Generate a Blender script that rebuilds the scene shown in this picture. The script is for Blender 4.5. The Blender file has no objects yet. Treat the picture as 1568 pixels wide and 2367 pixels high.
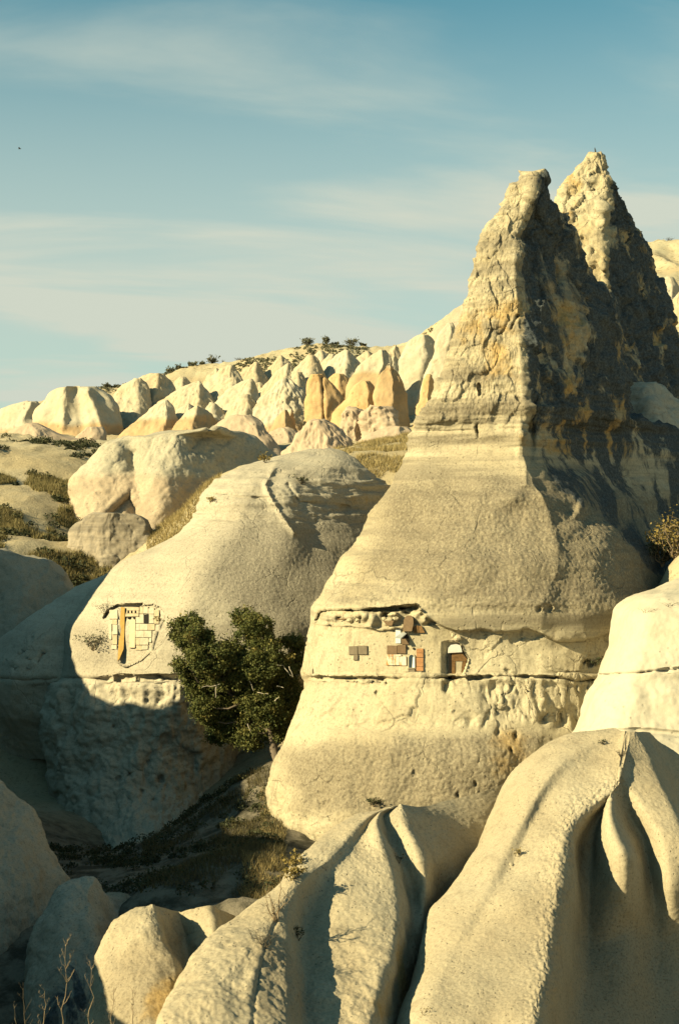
import bpy, math, random
import numpy as np

# ------------------------------------------------------------------ camera, sky, sun, exposure
scene = bpy.context.scene
COL = scene.collection
F, CX, CY = 3286.0, 784.0, 1183.0          # focal length and centre of a 1568 x 2366 working frame
cam_data = bpy.data.cameras.new("camera")
cam = bpy.data.objects.new("camera", cam_data)
COL.objects.link(cam)
cam.location = (0, 0, 0)
cam.rotation_euler = (math.radians(90), 0, 0)
cam_data.sensor_fit = 'VERTICAL'
cam_data.sensor_height = 36.0
cam_data.lens = 36.0 * F / 2366.0
cam_data.clip_start = 0.5
cam_data.clip_end = 6000
scene.camera = cam

SUN_AZ, SUN_EL = math.radians(63), math.radians(27)     # azimuth: left of straight behind the camera
sun_vec = np.array([-math.sin(SUN_AZ) * math.cos(SUN_EL), -math.cos(SUN_AZ) * math.cos(SUN_EL), math.sin(SUN_EL)])
sun_data = bpy.data.lights.new("sun", 'SUN')
sun_data.energy = 5.0
sun_data.angle = math.radians(0.55)
sun_data.color = (1.0, 0.84, 0.48)
sun = bpy.data.objects.new("sun", sun_data)
COL.objects.link(sun)
from mathutils import Vector
sun.rotation_euler = Vector([float(-v) for v in sun_vec]).to_track_quat('-Z', 'Y').to_euler()

world = bpy.data.worlds.new("World")
scene.world = world
world.use_nodes = True
wn, wl = world.node_tree.nodes, world.node_tree.links
wn.clear()
w_out = wn.new("ShaderNodeOutputWorld")
w_bg = wn.new("ShaderNodeBackground")
w_sky = wn.new("ShaderNodeTexSky")
w_sky.sky_type = 'NISHITA'
w_sky.sun_disc = False
w_sky.sun_elevation = SUN_EL
w_sky.sun_rotation = math.pi + SUN_AZ      # same heading as the sun lamp
w_sky.altitude = 1100
w_sky.air_density = 1.0
w_sky.dust_density = 0.6
w_sky.ozone_density = 1.0
# thin streaks of cirrus, laid out by direction on the sky
w_tc = wn.new("ShaderNodeTexCoord")
w_sep = wn.new("ShaderNodeSeparateXYZ")
wl.new(w_tc.outputs["Generated"], w_sep.inputs[0])
def wmath(op, a, b=None, clamp=False):
    n = wn.new("ShaderNodeMath"); n.operation = op; n.use_clamp = clamp
    for i, v in enumerate((a, b)):
        if v is None: continue
        if isinstance(v, (int, float)): n.inputs[i].default_value = v
        else: wl.new(v, n.inputs[i])
    return n.outputs[0]
zz = wmath('ADD', wmath('MAXIMUM', w_sep.outputs[2], 0.0), 0.16)
w_cmb = wn.new("ShaderNodeCombineXYZ")
u = wmath('DIVIDE', w_sep.outputs[0], zz)
v = wmath('DIVIDE', w_sep.outputs[1], zz)
wl.new(wmath('ADD', wmath('MULTIPLY', u, 0.55), wmath('MULTIPLY', v, 0.10)), w_cmb.inputs[0])
wl.new(wmath('ADD', wmath('MULTIPLY', v, 1.5), wmath('MULTIPLY', u, -0.25)), w_cmb.inputs[1])
w_n1 = wn.new("ShaderNodeTexNoise"); w_n1.inputs["Scale"].default_value = 1.5
w_n1.inputs["Detail"].default_value = 7; w_n1.inputs["Roughness"].default_value = 0.52
w_n1.inputs["Distortion"].default_value = 0.45
wl.new(w_cmb.outputs[0], w_n1.inputs["Vector"])
w_r1 = wn.new("ShaderNodeMapRange"); w_r1.interpolation_type = 'SMOOTHSTEP'
w_r1.inputs[1].default_value = 0.42; w_r1.inputs[2].default_value = 0.74
wl.new(w_n1.outputs[0], w_r1.inputs[0])
w_tint = wn.new("ShaderNodeMix"); w_tint.data_type = 'RGBA'; w_tint.blend_type = 'MULTIPLY'
w_tint.inputs[0].default_value = 1.0
wl.new(w_sky.outputs[0], w_tint.inputs[6])
w_tint.inputs[7].default_value = (0.38, 0.97, 0.79, 1)          # slightly green, film-like sky
w_cl = wn.new("ShaderNodeMix"); w_cl.data_type = 'RGBA'
veil = wn.new("ShaderNodeMapRange"); veil.interpolation_type = 'SMOOTHSTEP'      # thin high cloud, seen thicker towards the horizon
wl.new(w_sep.outputs[2], veil.inputs[0]); veil.inputs[1].default_value = 0.40; veil.inputs[2].default_value = 0.13
veil.inputs[3].default_value = 0.0; veil.inputs[4].default_value = 0.74
wl.new(wmath('ADD', wmath('MULTIPLY', w_r1.outputs[0], 0.60), veil.outputs[0], True), w_cl.inputs[0])
wl.new(w_tint.outputs[2], w_cl.inputs[6])
w_cl.inputs[7].default_value = (4.75, 5.1, 4.3, 1)
wl.new(w_cl.outputs[2], w_bg.inputs[0])
w_bg.inputs[1].default_value = 0.056
wl.new(w_bg.outputs[0], w_out.inputs[0])

scene.view_settings.view_transform = 'Standard'
scene.view_settings.look = 'None'
scene.view_settings.gamma = 1
scene.view_settings.use_curve_mapping = False
scene.view_settings.exposure = 1.24
scene.cycles.max_bounces = 6
scene.cycles.diffuse_bounces = 1

# ------------------------------------------------------------------ numeric helpers
rng = np.random.default_rng(7)
random.seed(7)

def W(px, py, D):
    """Point of the place seen at (px, py) of the working frame, D metres in front of the viewpoint."""
    px, py, D = np.broadcast_arrays(np.asarray(px, float), np.asarray(py, float), np.asarray(D, float))
    return np.stack([(px - CX) / F * D, D, (CY - py) / F * D], -1)

_perm = rng.permutation(256); _perm = np.concatenate([_perm, _perm, _perm])
_grad = rng.normal(size=(256, 3)); _grad /= np.linalg.norm(_grad, axis=1)[:, None]
_grad = _grad.astype(np.float32)
def noise(p):
    p = np.asarray(p, np.float32); sh = p.shape[:-1]; p = p.reshape(-1, 3)
    i = np.floor(p); f = p - i; i = i.astype(np.int64) & 255
    w = f * f * f * (f * (f * 6 - 15) + 10)
    out = np.zeros(len(p), np.float32)
    for dx in (0, 1):
        a = _perm[i[:, 0] + dx]
        wx = w[:, 0] if dx else 1 - w[:, 0]
        for dy in (0, 1):
            b = _perm[a + i[:, 1] + dy]
            wy = w[:, 1] if dy else 1 - w[:, 1]
            for dz in (0, 1):
                g = _grad[_perm[b + i[:, 2] + dz]]
                wz = w[:, 2] if dz else 1 - w[:, 2]
                d = g[:, 0] * (f[:, 0] - dx) + g[:, 1] * (f[:, 1] - dy) + g[:, 2] * (f[:, 2] - dz)
                out += wx * wy * wz * d
    return (out * 1.6).reshape(sh)
def fbm(p, octv=4, gain=0.5, lac=2.03):
    s = 0.0; a = 1.0; q = np.asarray(p, np.float32)
    for o in range(octv):
        s = s + a * noise(q + 17.3 * o); a *= gain; q = q * lac
    return s
def ridged(p, octv=3, gain=0.5):
    s = 0.0; a = 1.0; q = np.asarray(p, np.float32)
    for o in range(octv):
        s = s + a * (1 - 2 * np.abs(noise(q + 31.7 * o))); a *= gain; q = q * 2.03
    return s
def facet(p, seed=0.0):
    """broken-rock relief: every Worley cell is a tilted plane of its own"""
    p = np.asarray(p, np.float32); sh = p.shape[:-1]; p = p.reshape(-1, 3); i = np.floor(p)
    best = np.full(len(p), 1e9, np.float32); out = np.zeros(len(p), np.float32)
    for dx in (-1, 0, 1):
        for dy in (-1, 0, 1):
            for dz in (-1, 0, 1):
                c = i + np.array([dx, dy, dz], np.float32); ci = c.astype(np.int64) & 255
                h = _perm[_perm[_perm[ci[:, 0]] + ci[:, 1]] + ci[:, 2]]
                g = _grad[h]; q = c + 0.5 + 0.45 * g
                d = ((p - q) ** 2).sum(1); k = d < best
                best[k] = d[k]; g2 = _grad[(h + 71) % 256]
                val = g2[:, 0] * 0.8 + ((p - q) * g2).sum(1) * 1.1
                out[k] = val[k]
    return out.reshape(sh)
def sstep(a, b, x):
    t = np.clip((x - a) / (b - a), 0, 1); return t * t * (3 - 2 * t)

def pchip(t, Y, tt, crease=()):
    """monotone cubic through Y (n, ...) at t (n,), evaluated at tt; one-sided slopes at crease knots"""
    t = np.asarray(t, float); n = len(t)
    h = np.diff(t); hs = h.reshape((-1,) + (1,) * (Y.ndim - 1))
    s = np.diff(Y, axis=0) / hs
    m = np.zeros_like(Y, dtype=float)
    a, b = s[:-1], s[1:]; h0, h1 = hs[:-1], hs[1:]
    w1, w2 = 2 * h1 + h0, h1 + 2 * h0
    with np.errstate(divide='ignore', invalid='ignore'):
        hm = (w1 + w2) / (w1 / a + w2 / b)
    m[1:-1] = np.where(a * b > 0, hm, 0)
    m[0] = s[0]; m[-1] = s[-1]
    mL, mR = m.copy(), m.copy()          # slope used by the segment ending / starting at a knot
    for c in crease:
        if 0 < c < n - 1: mL[c] = s[c - 1]; mR[c] = s[c]
    k = np.clip(np.searchsorted(t, tt, side='right') - 1, 0, n - 2)
    x = ((tt - t[k]) / h[k]).reshape((-1,) + (1,) * (Y.ndim - 1)); hk = hs[k]
    return ((1 + 2 * x) * (1 - x) ** 2 * Y[k] + x * (1 - x) ** 2 * hk * mR[k]
            + x * x * (3 - 2 * x) * Y[k + 1] + x * x * (x - 1) * hk * mL[k + 1])

def poly_mask(px, py, poly, soft=0.0):
    """1 inside the outline, 0 outside, with an optional soft rim (pixels)"""
    P = np.asarray(poly, float); x, y = px.ravel(), py.ravel()
    bx0, by0 = P.min(0) - soft - 2; bx1, by1 = P.max(0) + soft + 2
    sel = np.where((x > bx0) & (x < bx1) & (y > by0) & (y < by1))[0]
    out = np.zeros(x.shape)
    xs, ys = x[sel], y[sel]
    ins = np.zeros(len(sel), bool); dmin = np.full(len(sel), 1e9)
    for k in range(len(P)):
        (x0, y0), (x1, y1) = P[k], P[(k + 1) % len(P)]
        c = ((y0 > ys) != (y1 > ys)) & (xs < (x1 - x0) * (ys - y0) / (y1 - y0 + 1e-12) + x0)
        ins ^= c
        if soft > 0:
            dx, dy = x1 - x0, y1 - y0
            tt = np.clip(((xs - x0) * dx + (ys - y0) * dy) / (dx * dx + dy * dy + 1e-9), 0, 1)
            dmin = np.minimum(dmin, np.hypot(xs - x0 - tt * dx, ys - y0 - tt * dy))
    if soft > 0:
        sd = np.where(ins, dmin, -dmin)
        out[sel] = sstep(-soft, soft, sd)
    else:
        out[sel] = ins
    return out.reshape(px.shape)
def line_dist(px, py, line):
    P = np.asarray(line, float); d = np.full(px.shape, 1e9)
    for (x0, y0), (x1, y1) in zip(P[:-1], P[1:]):
        dx, dy = x1 - x0, y1 - y0
        tt = np.clip(((px - x0) * dx + (py - y0) * dy) / (dx * dx + dy * dy + 1e-9), 0, 1)
        d = np.minimum(d, np.hypot(px - x0 - tt * dx, py - y0 - tt * dy))
    return d

# ------------------------------------------------------------------ object helpers
def tag(o, label=None, cat=None, group=None, kind=None):
    if label: o["label"] = label
    if cat: o["category"] = cat
    if group: o["group"] = group
    if kind: o["kind"] = kind
    return o

def mesh_from(name, verts, loops, sizes, mat, parent=None, origin=None, attrs=None, smooth=True):
    """verts (n,3) world; loops flat corner indices; sizes per face"""
    verts = np.asarray(verts, np.float64)
    if parent is not None and origin is None: origin = np.array(parent.matrix_world.translation)
    if origin is None: origin = np.array([verts[:, 0].mean(), verts[:, 1].mean(), verts[:, 2].min()])
    me = bpy.data.meshes.new(name)
    loops = np.asarray(loops, np.int32); sizes = np.asarray(sizes, np.int32)
    me.vertices.add(len(verts)); me.loops.add(len(loops)); me.polygons.add(len(sizes))
    me.vertices.foreach_set("co", (verts - origin).astype(np.float32).ravel())
    me.loops.foreach_set("vertex_index", loops)
    st = np.concatenate([[0], np.cumsum(sizes)[:-1]]).astype(np.int32)
    me.polygons.foreach_set("loop_start", st)
    me.update(calc_edges=True)
    me.polygons.foreach_set("use_smooth", np.full(len(sizes), bool(smooth)))
    if attrs:
        for k, a in attrs.items():
            at = me.attributes.new(k, 'FLOAT', 'POINT')
            at.data.foreach_set("value", np.asarray(a, np.float32).ravel())
    me.validate()
    me.materials.append(mat)
    o = bpy.data.objects.new(name, me)
    COL.objects.link(o)
    if parent is not None:
        o.parent = parent
        o.location = tuple(origin - np.array(parent.matrix_world.translation))
    else:
        o.location = tuple(origin)
        o.matrix_world.translation = tuple(origin)
    return o

class Geo:
    """collects small pieces of mesh"""
    def __init__(s): s.v, s.l, s.n, s.c = [], [], [], 0
    def add(s, verts, faces):
        s.v.append(np.asarray(verts, float).reshape(-1, 3))
        for f in faces:
            s.l.extend([i + s.c for i in f]); s.n.append(len(f))
        s.c += len(s.v[-1])
    def add_np(s, verts, quads):
        verts = np.asarray(verts, float).reshape(-1, 3); quads = np.asarray(quads)
        s.v.append(verts); s.l.extend((quads + s.c).ravel().tolist()); s.n.extend([quads.shape[1]] * len(quads))
        s.c += len(verts)
    def tube(s, pts, rad, k=6):
        pts = np.asarray(pts, float); n = len(pts); rad = np.broadcast_to(np.asarray(rad, float), (n,))
        t = np.gradient(pts, axis=0); t /= np.linalg.norm(t, axis=1)[:, None] + 1e-9
        ref = np.array([0.31, 0.87, 0.39])
        a = np.cross(t, ref); a /= np.linalg.norm(a, axis=1)[:, None] + 1e-9
        b = np.cross(t, a)
        ang = np.arange(k) * 2 * math.pi / k
        ring = (a[:, None] * np.cos(ang)[None, :, None] + b[:, None] * np.sin(ang)[None, :, None]) * rad[:, None, None]
        v = (pts[:, None] + ring).reshape(-1, 3)
        i = np.arange(n - 1)[:, None] * k; j = np.arange(k)[None]; j2 = (j + 1) % k
        q = np.stack([i + j, i + j2, i + k + j2, i + k + j], -1).reshape(-1, 4)
        s.add_np(v, q)
        s.add(pts[-1:] + t[-1:] * rad[-1], []) if False else None
    def build(s, name, mat, parent=None, origin=None, smooth=True, attrs=None):
        return mesh_from(name, np.concatenate(s.v), s.l, s.n, mat, parent, origin, attrs, smooth)

class Sheet:
    """a dense surface held as frame coordinates plus distance, so that it can be sculpted, then turned into world points"""
    def __init__(s, X, Y, D, closed):
        s.X, s.Y, s.D, s.closed = X, Y, D, closed
        s.a = {}
    def attr(s, k):
        if k not in s.a: s.a[k] = np.zeros(s.X.shape)
        return s.a[k]
    def front(s):
        """weight 1 on the side that faces the viewpoint, 0 on the back"""
        return s.fr
    def carve(s, poly, depth, soft=2.0): s.D += depth * poly_mask(s.X, s.Y, poly, soft) * s.fr
    def groove(s, line, width, depth):
        d = line_dist(s.X, s.Y, line); k = d < 4 * width; q = np.stack([s.X[k] / 26., s.Y[k] / 26., np.full(k.sum(), depth * 9.)], -1)
        s.D[k] += depth * (np.clip(.90 + .75 * fbm(q * .7, 2), .35, 1.25) if width < 5 else 1.0) * np.exp(-((d[k] + .6 * width * noise(q * 1.6 + 4) * (width < 5)) / width) ** 2) * s.fr[k]
    def bump(s, x, y, rx, ry, amp):
        k = np.where((np.abs(s.X - x) < 4 * rx) & (np.abs(s.Y - y) < 4 * ry))
        xx, yy = s.X[k], s.Y[k]; z = np.zeros_like(xx)
        wx = noise(np.stack([xx / rx * .55, yy / ry * .55, z + x * .37], -1)); wy = noise(np.stack([xx / rx * .55, yy / ry * .55, z + y * .53 + 9], -1))
        s.D[k] -= amp * np.exp(-((xx - x) / rx + .8 * wx) ** 2 - ((yy - y) / ry + .8 * wy) ** 2) * s.fr[k]
    def paint(s, key, poly, val=1.0, soft=20):
        a = s.attr(key); m = poly_mask(s.X, s.Y, poly, soft); s.a[key] = a + (val - a) * m
    def smooth(s, it):
        for _ in range(it):
            for nm in ("X", "Y", "D"):
                A = getattr(s, nm)
                if s.closed:
                    A = 0.5 * A + 0.25 * (np.roll(A, 1, 1) + np.roll(A, -1, 1))
                else:
                    B = A.copy(); B[:, 1:-1] = 0.5 * A[:, 1:-1] + 0.25 * (A[:, 2:] + A[:, :-2]); A = B
                B = A.copy(); B[1:-1] = 0.5 * A[1:-1] + 0.25 * (A[2:] + A[:-2])
                setattr(s, nm, B)
    def world(s): s.V = W(s.X, s.Y, s.D); return s
    def normals(s):
        V = s.V
        if s.closed: du = np.roll(V, -1, 1) - np.roll(V, 1, 1)
        else: du = np.gradient(V, axis=1)
        dv = np.gradient(V, axis=0)
        n = np.cross(dv, du); n /= np.linalg.norm(n, axis=-1, keepdims=True) + 1e-9
        return n
    def displace(s, amt): s.V = s.V + s.normals() * np.asarray(amt)[..., None]; return s
    def build(s, name, mat, cap=True):
        R, C = s.X.shape; V = s.V.reshape(-1, 3)
        i = np.arange(R - 1)[:, None] * C
        if s.closed: j = np.arange(C)[None]; j2 = (j + 1) % C
        else: j = np.arange(C - 1)[None]; j2 = j + 1
        q = np.stack([i + j, i + C + j, i + C + j2, i + j2], -1).reshape(-1, 4)
        loops = q.ravel(); sizes = np.full(len(q), 4)
        at = {k: a.ravel() for k, a in s.a.items()}
        if cap and s.closed:
            top = V[:C].mean(0) + np.array([0, 0, 0.02])
            V = np.concatenate([V, top[None]]); t = R * C
            jj = np.arange(C); f = np.stack([np.full(C, t), jj, (jj + 1) % C], -1)
            loops = np.concatenate([loops, f.ravel()]); sizes = np.concatenate([sizes, np.full(C, 3)])
            at = {k: np.append(a, a[:C].mean()) for k, a in at.items()}
        s.obj = mesh_from(name, V, loops, sizes, mat, attrs=at)
        return s.obj
    def at(s, px, py):
        """world point of the finished front surface seen near (px, py)"""
        if not hasattr(s, "_q"):
            V = s.V.reshape(-1, 3); s._q = np.stack([CX + F * V[:, 0] / V[:, 1], CY - F * V[:, 2] / V[:, 1], V[:, 1]], -1)
            s._fr = s.fr.ravel() > 0.5
        d = np.hypot(s._q[:, 0] - px, s._q[:, 1] - py)
        k = np.where((d < 9) & s._fr)[0]
        if len(k) == 0: k = np.array([np.argmin(d + 1e6 * ~s._fr)])
        return s._q[k, 2].min() if len(k) < 3 else np.percentile(s._q[k, 2], 30)

STEP = 2.9
def loft(D0, rows, back=None, step=STEP, crease=(), sm=2, bstep=26):
    """closed rock: rows = [(py, [(px, d), ...]), ...] from top to foot; d is metres behind (+) or before (-) D0"""
    n = len(rows[0][1]); ys = np.array([r[0] for r in rows], float)
    G = np.zeros((len(rows), n + 3, 3))
    m = D0 / F
    for i, r in enumerate(rows):
        pts = np.array(r[1], float)
        assert len(pts) == n, (r[0], len(pts), n)
        py = np.full(n, r[0], float)
        G[i, :n, 0] = pts[:, 0]; G[i, :n, 1] = py; G[i, :n, 2] = D0 + pts[:, 1]
        w = pts[-1, 0] - pts[0, 0]; B = (w * m * 0.7 if back is None else back)
        dl, dr = pts[0, 1], pts[-1, 1]
        G[i, n, 0] = pts[-1, 0] - 0.14 * w; G[i, n, 2] = D0 + dr + 0.5 * B
        G[i, n + 1, 0] = 0.5 * (pts[0, 0] + pts[-1, 0]); G[i, n + 1, 2] = D0 + max(dl, dr) + 0.8 * B
        G[i, n + 2, 0] = pts[0, 0] + 0.14 * w; G[i, n + 2, 2] = D0 + dl + 0.5 * B
        G[i, n:, 1] = r[0]
    return _dense(G, ys, n, True, step, crease, sm, bstep)

def _dense(G, ys, nf, closed, step, crease, sm, bstep):
    # columns
    if closed: Gx = np.concatenate([G[:, -2:], G, G[:, :3]], 1); off = 2; K = G.shape[1]
    else: Gx = G; off = 0; K = G.shape[1] - 1
    wpts = W(Gx[..., 0], Gx[..., 1], Gx[..., 2]); seg = np.linalg.norm(np.diff(wpts, axis=1), axis=2)
    t = np.concatenate([[0], np.cumsum(np.maximum(seg.mean(0), 1e-3))])
    tt = []; fr = []
    for j in range(K):
        a, b = t[off + j], t[off + j + 1]
        pw = np.hypot(*(Gx[:, off + j + 1, :2] - Gx[:, off + j, :2]).T)
        fro = j < nf - 1
        cnt = max(3, int(np.ceil(np.percentile(pw, 85) / (step if fro else bstep))))
        if not fro: cnt = max(cnt, 5)
        tt.append(a + (b - a) * np.arange(cnt) / cnt); fr += [1.0 if fro else 0.0] * cnt
    tt = np.concatenate(tt)
    if not closed: tt = np.append(tt, t[-1]); fr.append(1.0)
    A = pchip(t, np.swapaxes(Gx, 0, 1), tt, [c + off for c in crease])      # (C, rows, 3)
    A = np.swapaxes(A, 0, 1)
    # rows
    rt = [ys[0]]
    for a, b in zip(ys[:-1], ys[1:]):
        cnt = max(2, int(np.ceil(abs(b - a) / step))); rt += list(a + (b - a) * (np.arange(cnt) + 1) / cnt)
    Bd = pchip(ys, A, np.array(rt))
    s = Sheet(Bd[..., 0], Bd[..., 1], Bd[..., 2], closed)
    s.fr = np.broadcast_to(np.array(fr)[None], s.X.shape).copy()
    s.smooth(sm)
    return s

def fan(cols, nrow=None, step=STEP, crease=(), sm=2):
    """open landform: cols = list of lines [(px, py, D), ...] running from crest to foot, side by side"""
    N = nrow or 14
    G = np.zeros((N, len(cols), 3))
    for j, c in enumerate(cols):
        c = np.array(c, float); w = W(c[:, 0], c[:, 1], c[:, 2])
        t = np.concatenate([[0], np.cumsum(np.linalg.norm(np.diff(w, axis=0), axis=1))]); t /= t[-1]
        G[:, j] = pchip(t, c, np.linspace(0, 1, N))
    ln = np.hypot(np.diff(G[..., 0], axis=0), np.diff(G[..., 1], axis=0)).max(1)
    ys = np.concatenate([[0], np.cumsum(np.maximum(ln, 2))])
    s = _dense(G, ys, G.shape[1], False, step, crease, sm, step)
    return s

# ------------------------------------------------------------------ materials
class NT:
    def __init__(s, name):
        s.m = bpy.data.materials.new(name); s.m.use_nodes = True
        s.n, s.l = s.m.node_tree.nodes, s.m.node_tree.links
        s.n.clear()
        s.out = s.n.new("ShaderNodeOutputMaterial"); s.b = s.n.new("ShaderNodeBsdfPrincipled")
        s.l.new(s.b.outputs[0], s.out.inputs[0])
        s.b.inputs["Roughness"].default_value = 0.95
        s.b.inputs["Specular IOR Level"].default_value = 0.12
        s._pos = None
    def put(s, sock, v):
        if isinstance(v, bpy.types.NodeSocket): s.l.new(v, sock)
        else: sock.default_value = v if not (isinstance(v, tuple) and len(v) == 3 and sock.type == 'RGBA') else (*v, 1)
    def pos(s):
        if s._pos is None: s._pos = s.n.new("ShaderNodeNewGeometry").outputs["Position"]
        return s._pos
    def map(s, sc=(1, 1, 1), loc=(0, 0, 0), rot=(0, 0, 0)):
        k = s.n.new("ShaderNodeMapping"); k.inputs["Scale"].default_value = sc; k.inputs["Location"].default_value = loc
        k.inputs["Rotation"].default_value = rot
        s.l.new(s.pos(), k.inputs[0]); return k.outputs[0]
    def noise(s, scale, detail=4, rough=0.55, vec=None, dist=0.0):
        k = s.n.new("ShaderNodeTexNoise"); k.inputs["Scale"].default_value = scale; k.inputs["Detail"].default_value = detail
        k.inputs["Roughness"].default_value = rough; k.inputs["Distortion"].default_value = dist
        s.l.new(vec if vec is not None else s.pos(), k.inputs["Vector"]); return k.outputs[0]
    def voro(s, scale, vec=None, feature='F1'):
        k = s.n.new("ShaderNodeTexVoronoi"); k.inputs["Scale"].default_value = scale; k.feature = feature
        s.l.new(vec if vec is not None else s.pos(), k.inputs["Vector"]); return k.outputs["Distance"]
    def math(s, op, a, b=0.0, clamp=False):
        k = s.n.new("ShaderNodeMath"); k.operation = op; k.use_clamp = clamp
        s.put(k.inputs[0], a); s.put(k.inputs[1], b); return k.outputs[0]
    def ramp(s, v, a, b, lo=0.0, hi=1.0):
        k = s.n.new("ShaderNodeMapRange"); k.interpolation_type = 'SMOOTHSTEP'
        s.put(k.inputs[0], v); s.put(k.inputs[1], a); s.put(k.inputs[2], b); s.put(k.inputs[3], lo); s.put(k.inputs[4], hi)
        return k.outputs[0]
    def mix(s, f, a, b, mode='MIX'):
        k = s.n.new("ShaderNodeMix"); k.data_type = 'RGBA'; k.blend_type = mode
        s.put(k.inputs[0], f); s.put(k.inputs[6], a); s.put(k.inputs[7], b); return k.outputs[2]
    def attr(s, name):
        k = s.n.new("ShaderNodeAttribute"); k.attribute_name = name; return k.outputs["Fac"]
    def sepz(s):
        k = s.n.new("ShaderNodeSeparateXYZ"); s.l.new(s.pos(), k.inputs[0]); return k.outputs[2]
    def bump(s, h, strength=0.5, dist=0.1, normal=None):
        k = s.n.new("ShaderNodeBump"); k.inputs["Strength"].default_value = strength; k.inputs["Distance"].default_value = dist
        s.put(k.inputs["Height"], h)
        if normal is not None: s.l.new(normal, k.inputs["Normal"])
        return k.outputs[0]
    def done(s, col, normal=None):
        s.put(s.b.inputs["Base Color"], col)
        if normal is not None: s.l.new(normal, s.b.inputs["Normal"])
        return s.m

def tuff(name, pale, mid, dark=(0.16, 0.15, 0.13), ochre=(0.47, 0.325, 0.14), lichen=(0.044, 0.050, 0.052), grain=6.0,
         grain_amt=0.35, strata=0.0, strata_f=1.2, strata_col=(0.26, 0.23, 0.17), split=None, split_col=None, bump=0.5,
         bumpd=0.06, spot=0.25, big=0.25, pits=0.35, cracks=0.0, streak=0.15, stain=0.12, lich_f=0.5):
    """weathered volcanic tuff; attributes 'lichen', 'ochre', 'rough' steer dark crust, bare orange rock and granular crust, plus shade painted on the near ridge"""
    ALB = 0.84
    pale, mid, dark, ochre, strata_col = [tuple(ALB * v for v in q) for q in (pale, mid, dark, ochre, strata_col)]
    if split_col: split_col = tuple(ALB * v for v in split_col)
    t = NT(name)
    n1 = t.noise(big, 5, 0.6)
    c = t.mix(t.ramp(n1, 0.35, 0.68), pale, mid)
    if split is not None:
        z = t.math('ADD', t.sepz(), t.math('MULTIPLY', t.math('SUBTRACT', t.noise(0.09, 2), 0.5), 3.0))
        n = t.ramp(z, split + 0.45, split - 0.45)
        c = t.mix(n, c, t.mix(t.ramp(t.noise(0.35, 4), 0.35, 0.7), split_col, tuple(0.72 * v for v in split_col)))
    if strata > 0:
        zs = t.noise(1.0, 5, 0.65, t.map((0.06 * strata_f, 0.06 * strata_f, strata_f)))
        strata = t.math('MULTIPLY', t.math('SUBTRACT', 1.0, t.attr('clean')), strata)
        c = t.mix(t.math('MULTIPLY', t.ramp(zs, 0.48, 0.62), strata), c, strata_col)
        zs2 = t.noise(1.0, 4, 0.6, t.map((0.1 * strata_f, 0.1 * strata_f, 3.1 * strata_f), (5, 3, 9)))
        c = t.mix(t.math('MULTIPLY', t.ramp(zs2, 0.50, 0.66), t.math('MULTIPLY', strata, 0.6)), c, tuple(0.75 * v for v in strata_col))
    ns0 = t.noise(0.55, 6, 0.7, t.map((1, 1, .7), (2, 5, 8)), dist=.5)
    c = t.mix(t.math('MULTIPLY', t.ramp(ns0, 0.50, 0.66), stain), c, tuple(1.5 * v for v in dark))
    # dark weathering spots and granular crust
    n2 = t.noise(1.3, 7, 0.68)
    c = t.mix(t.math('MULTIPLY', t.ramp(n2, 0.54, 0.72), spot), c, dark)
    g1 = t.noise(grain, 6, 0.72)
    rough = t.attr("rough")  # granular crust, and the shade painted on the near ridge
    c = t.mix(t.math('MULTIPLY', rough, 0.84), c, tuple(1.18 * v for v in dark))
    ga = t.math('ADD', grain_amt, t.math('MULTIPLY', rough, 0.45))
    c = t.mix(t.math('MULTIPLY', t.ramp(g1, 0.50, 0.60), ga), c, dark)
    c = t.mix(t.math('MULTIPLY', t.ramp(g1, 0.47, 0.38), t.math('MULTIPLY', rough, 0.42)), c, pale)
    # rain streaks, pits and hairline cracks
    if streak > 0:
        ns = t.noise(1.0, 6, 0.7, t.map((grain * .28, grain * .28, grain * .028), (1, 7, 4)))
        c = t.mix(t.math('MULTIPLY', t.ramp(ns, 0.52, 0.70), streak), c, dark)
    vp = t.voro(grain * 0.42); pit = t.math('MULTIPLY', t.ramp(vp, 0.20, 0.08), t.ramp(t.noise(grain * .09, 4, .6, t.map((1, 1, 1), (9, 2, 6))), 0.42, 0.58))
    c = t.mix(t.math('MULTIPLY', pit, pits), c, tuple(.55 * v for v in dark))
    ck = None
    if cracks > 0:
        wv = t.n.new("ShaderNodeVectorMath"); wv.operation = 'ADD'
        nz = t.n.new("ShaderNodeTexNoise"); nz.inputs["Scale"].default_value = .9; nz.inputs["Detail"].default_value = 5
        t.l.new(t.pos(), nz.inputs["Vector"]); t.l.new(t.pos(), wv.inputs[0]); t.l.new(nz.outputs["Color"], wv.inputs[1])
        ve = t.voro(0.55, wv.outputs[0], 'DISTANCE_TO_EDGE')
        ck = t.math('MULTIPLY', t.ramp(ve, 0.022, 0.004), t.ramp(t.noise(.33, 3, .6, t.map((1, 1, 1), (4, 4, 1))), 0.48, 0.62))
        c = t.mix(t.math('MULTIPLY', ck, cracks), c, tuple(.6 * v for v in dark))
    # bare orange rock
    no = t.noise(0.42, 6, 0.62, dist=0.4)
    oc = t.math('SUBTRACT', t.math('MULTIPLY', t.attr("ochre"), 1.0), 0.0)
    c = t.mix(t.math('MULTIPLY', t.ramp(t.math('ADD', no, t.math('MULTIPLY', oc, 0.42)), 0.66, 0.86), t.ramp(oc, 0.0, 0.25)), c,
              t.mix(t.ramp(g1, 0.35, 0.65), ochre, tuple(0.66 * v for v in ochre)))
    # dark crust (lichen and rock varnish)
    nl = t.noise(lich_f, 9, 0.66, t.map((1, 1, 0.55), (3, 8, 2)), dist=0.6)
    li = t.attr("lichen")
    lf = t.ramp(t.math('ADD', nl, t.math('MULTIPLY', li, 0.44)), 0.66, 0.74)
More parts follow.
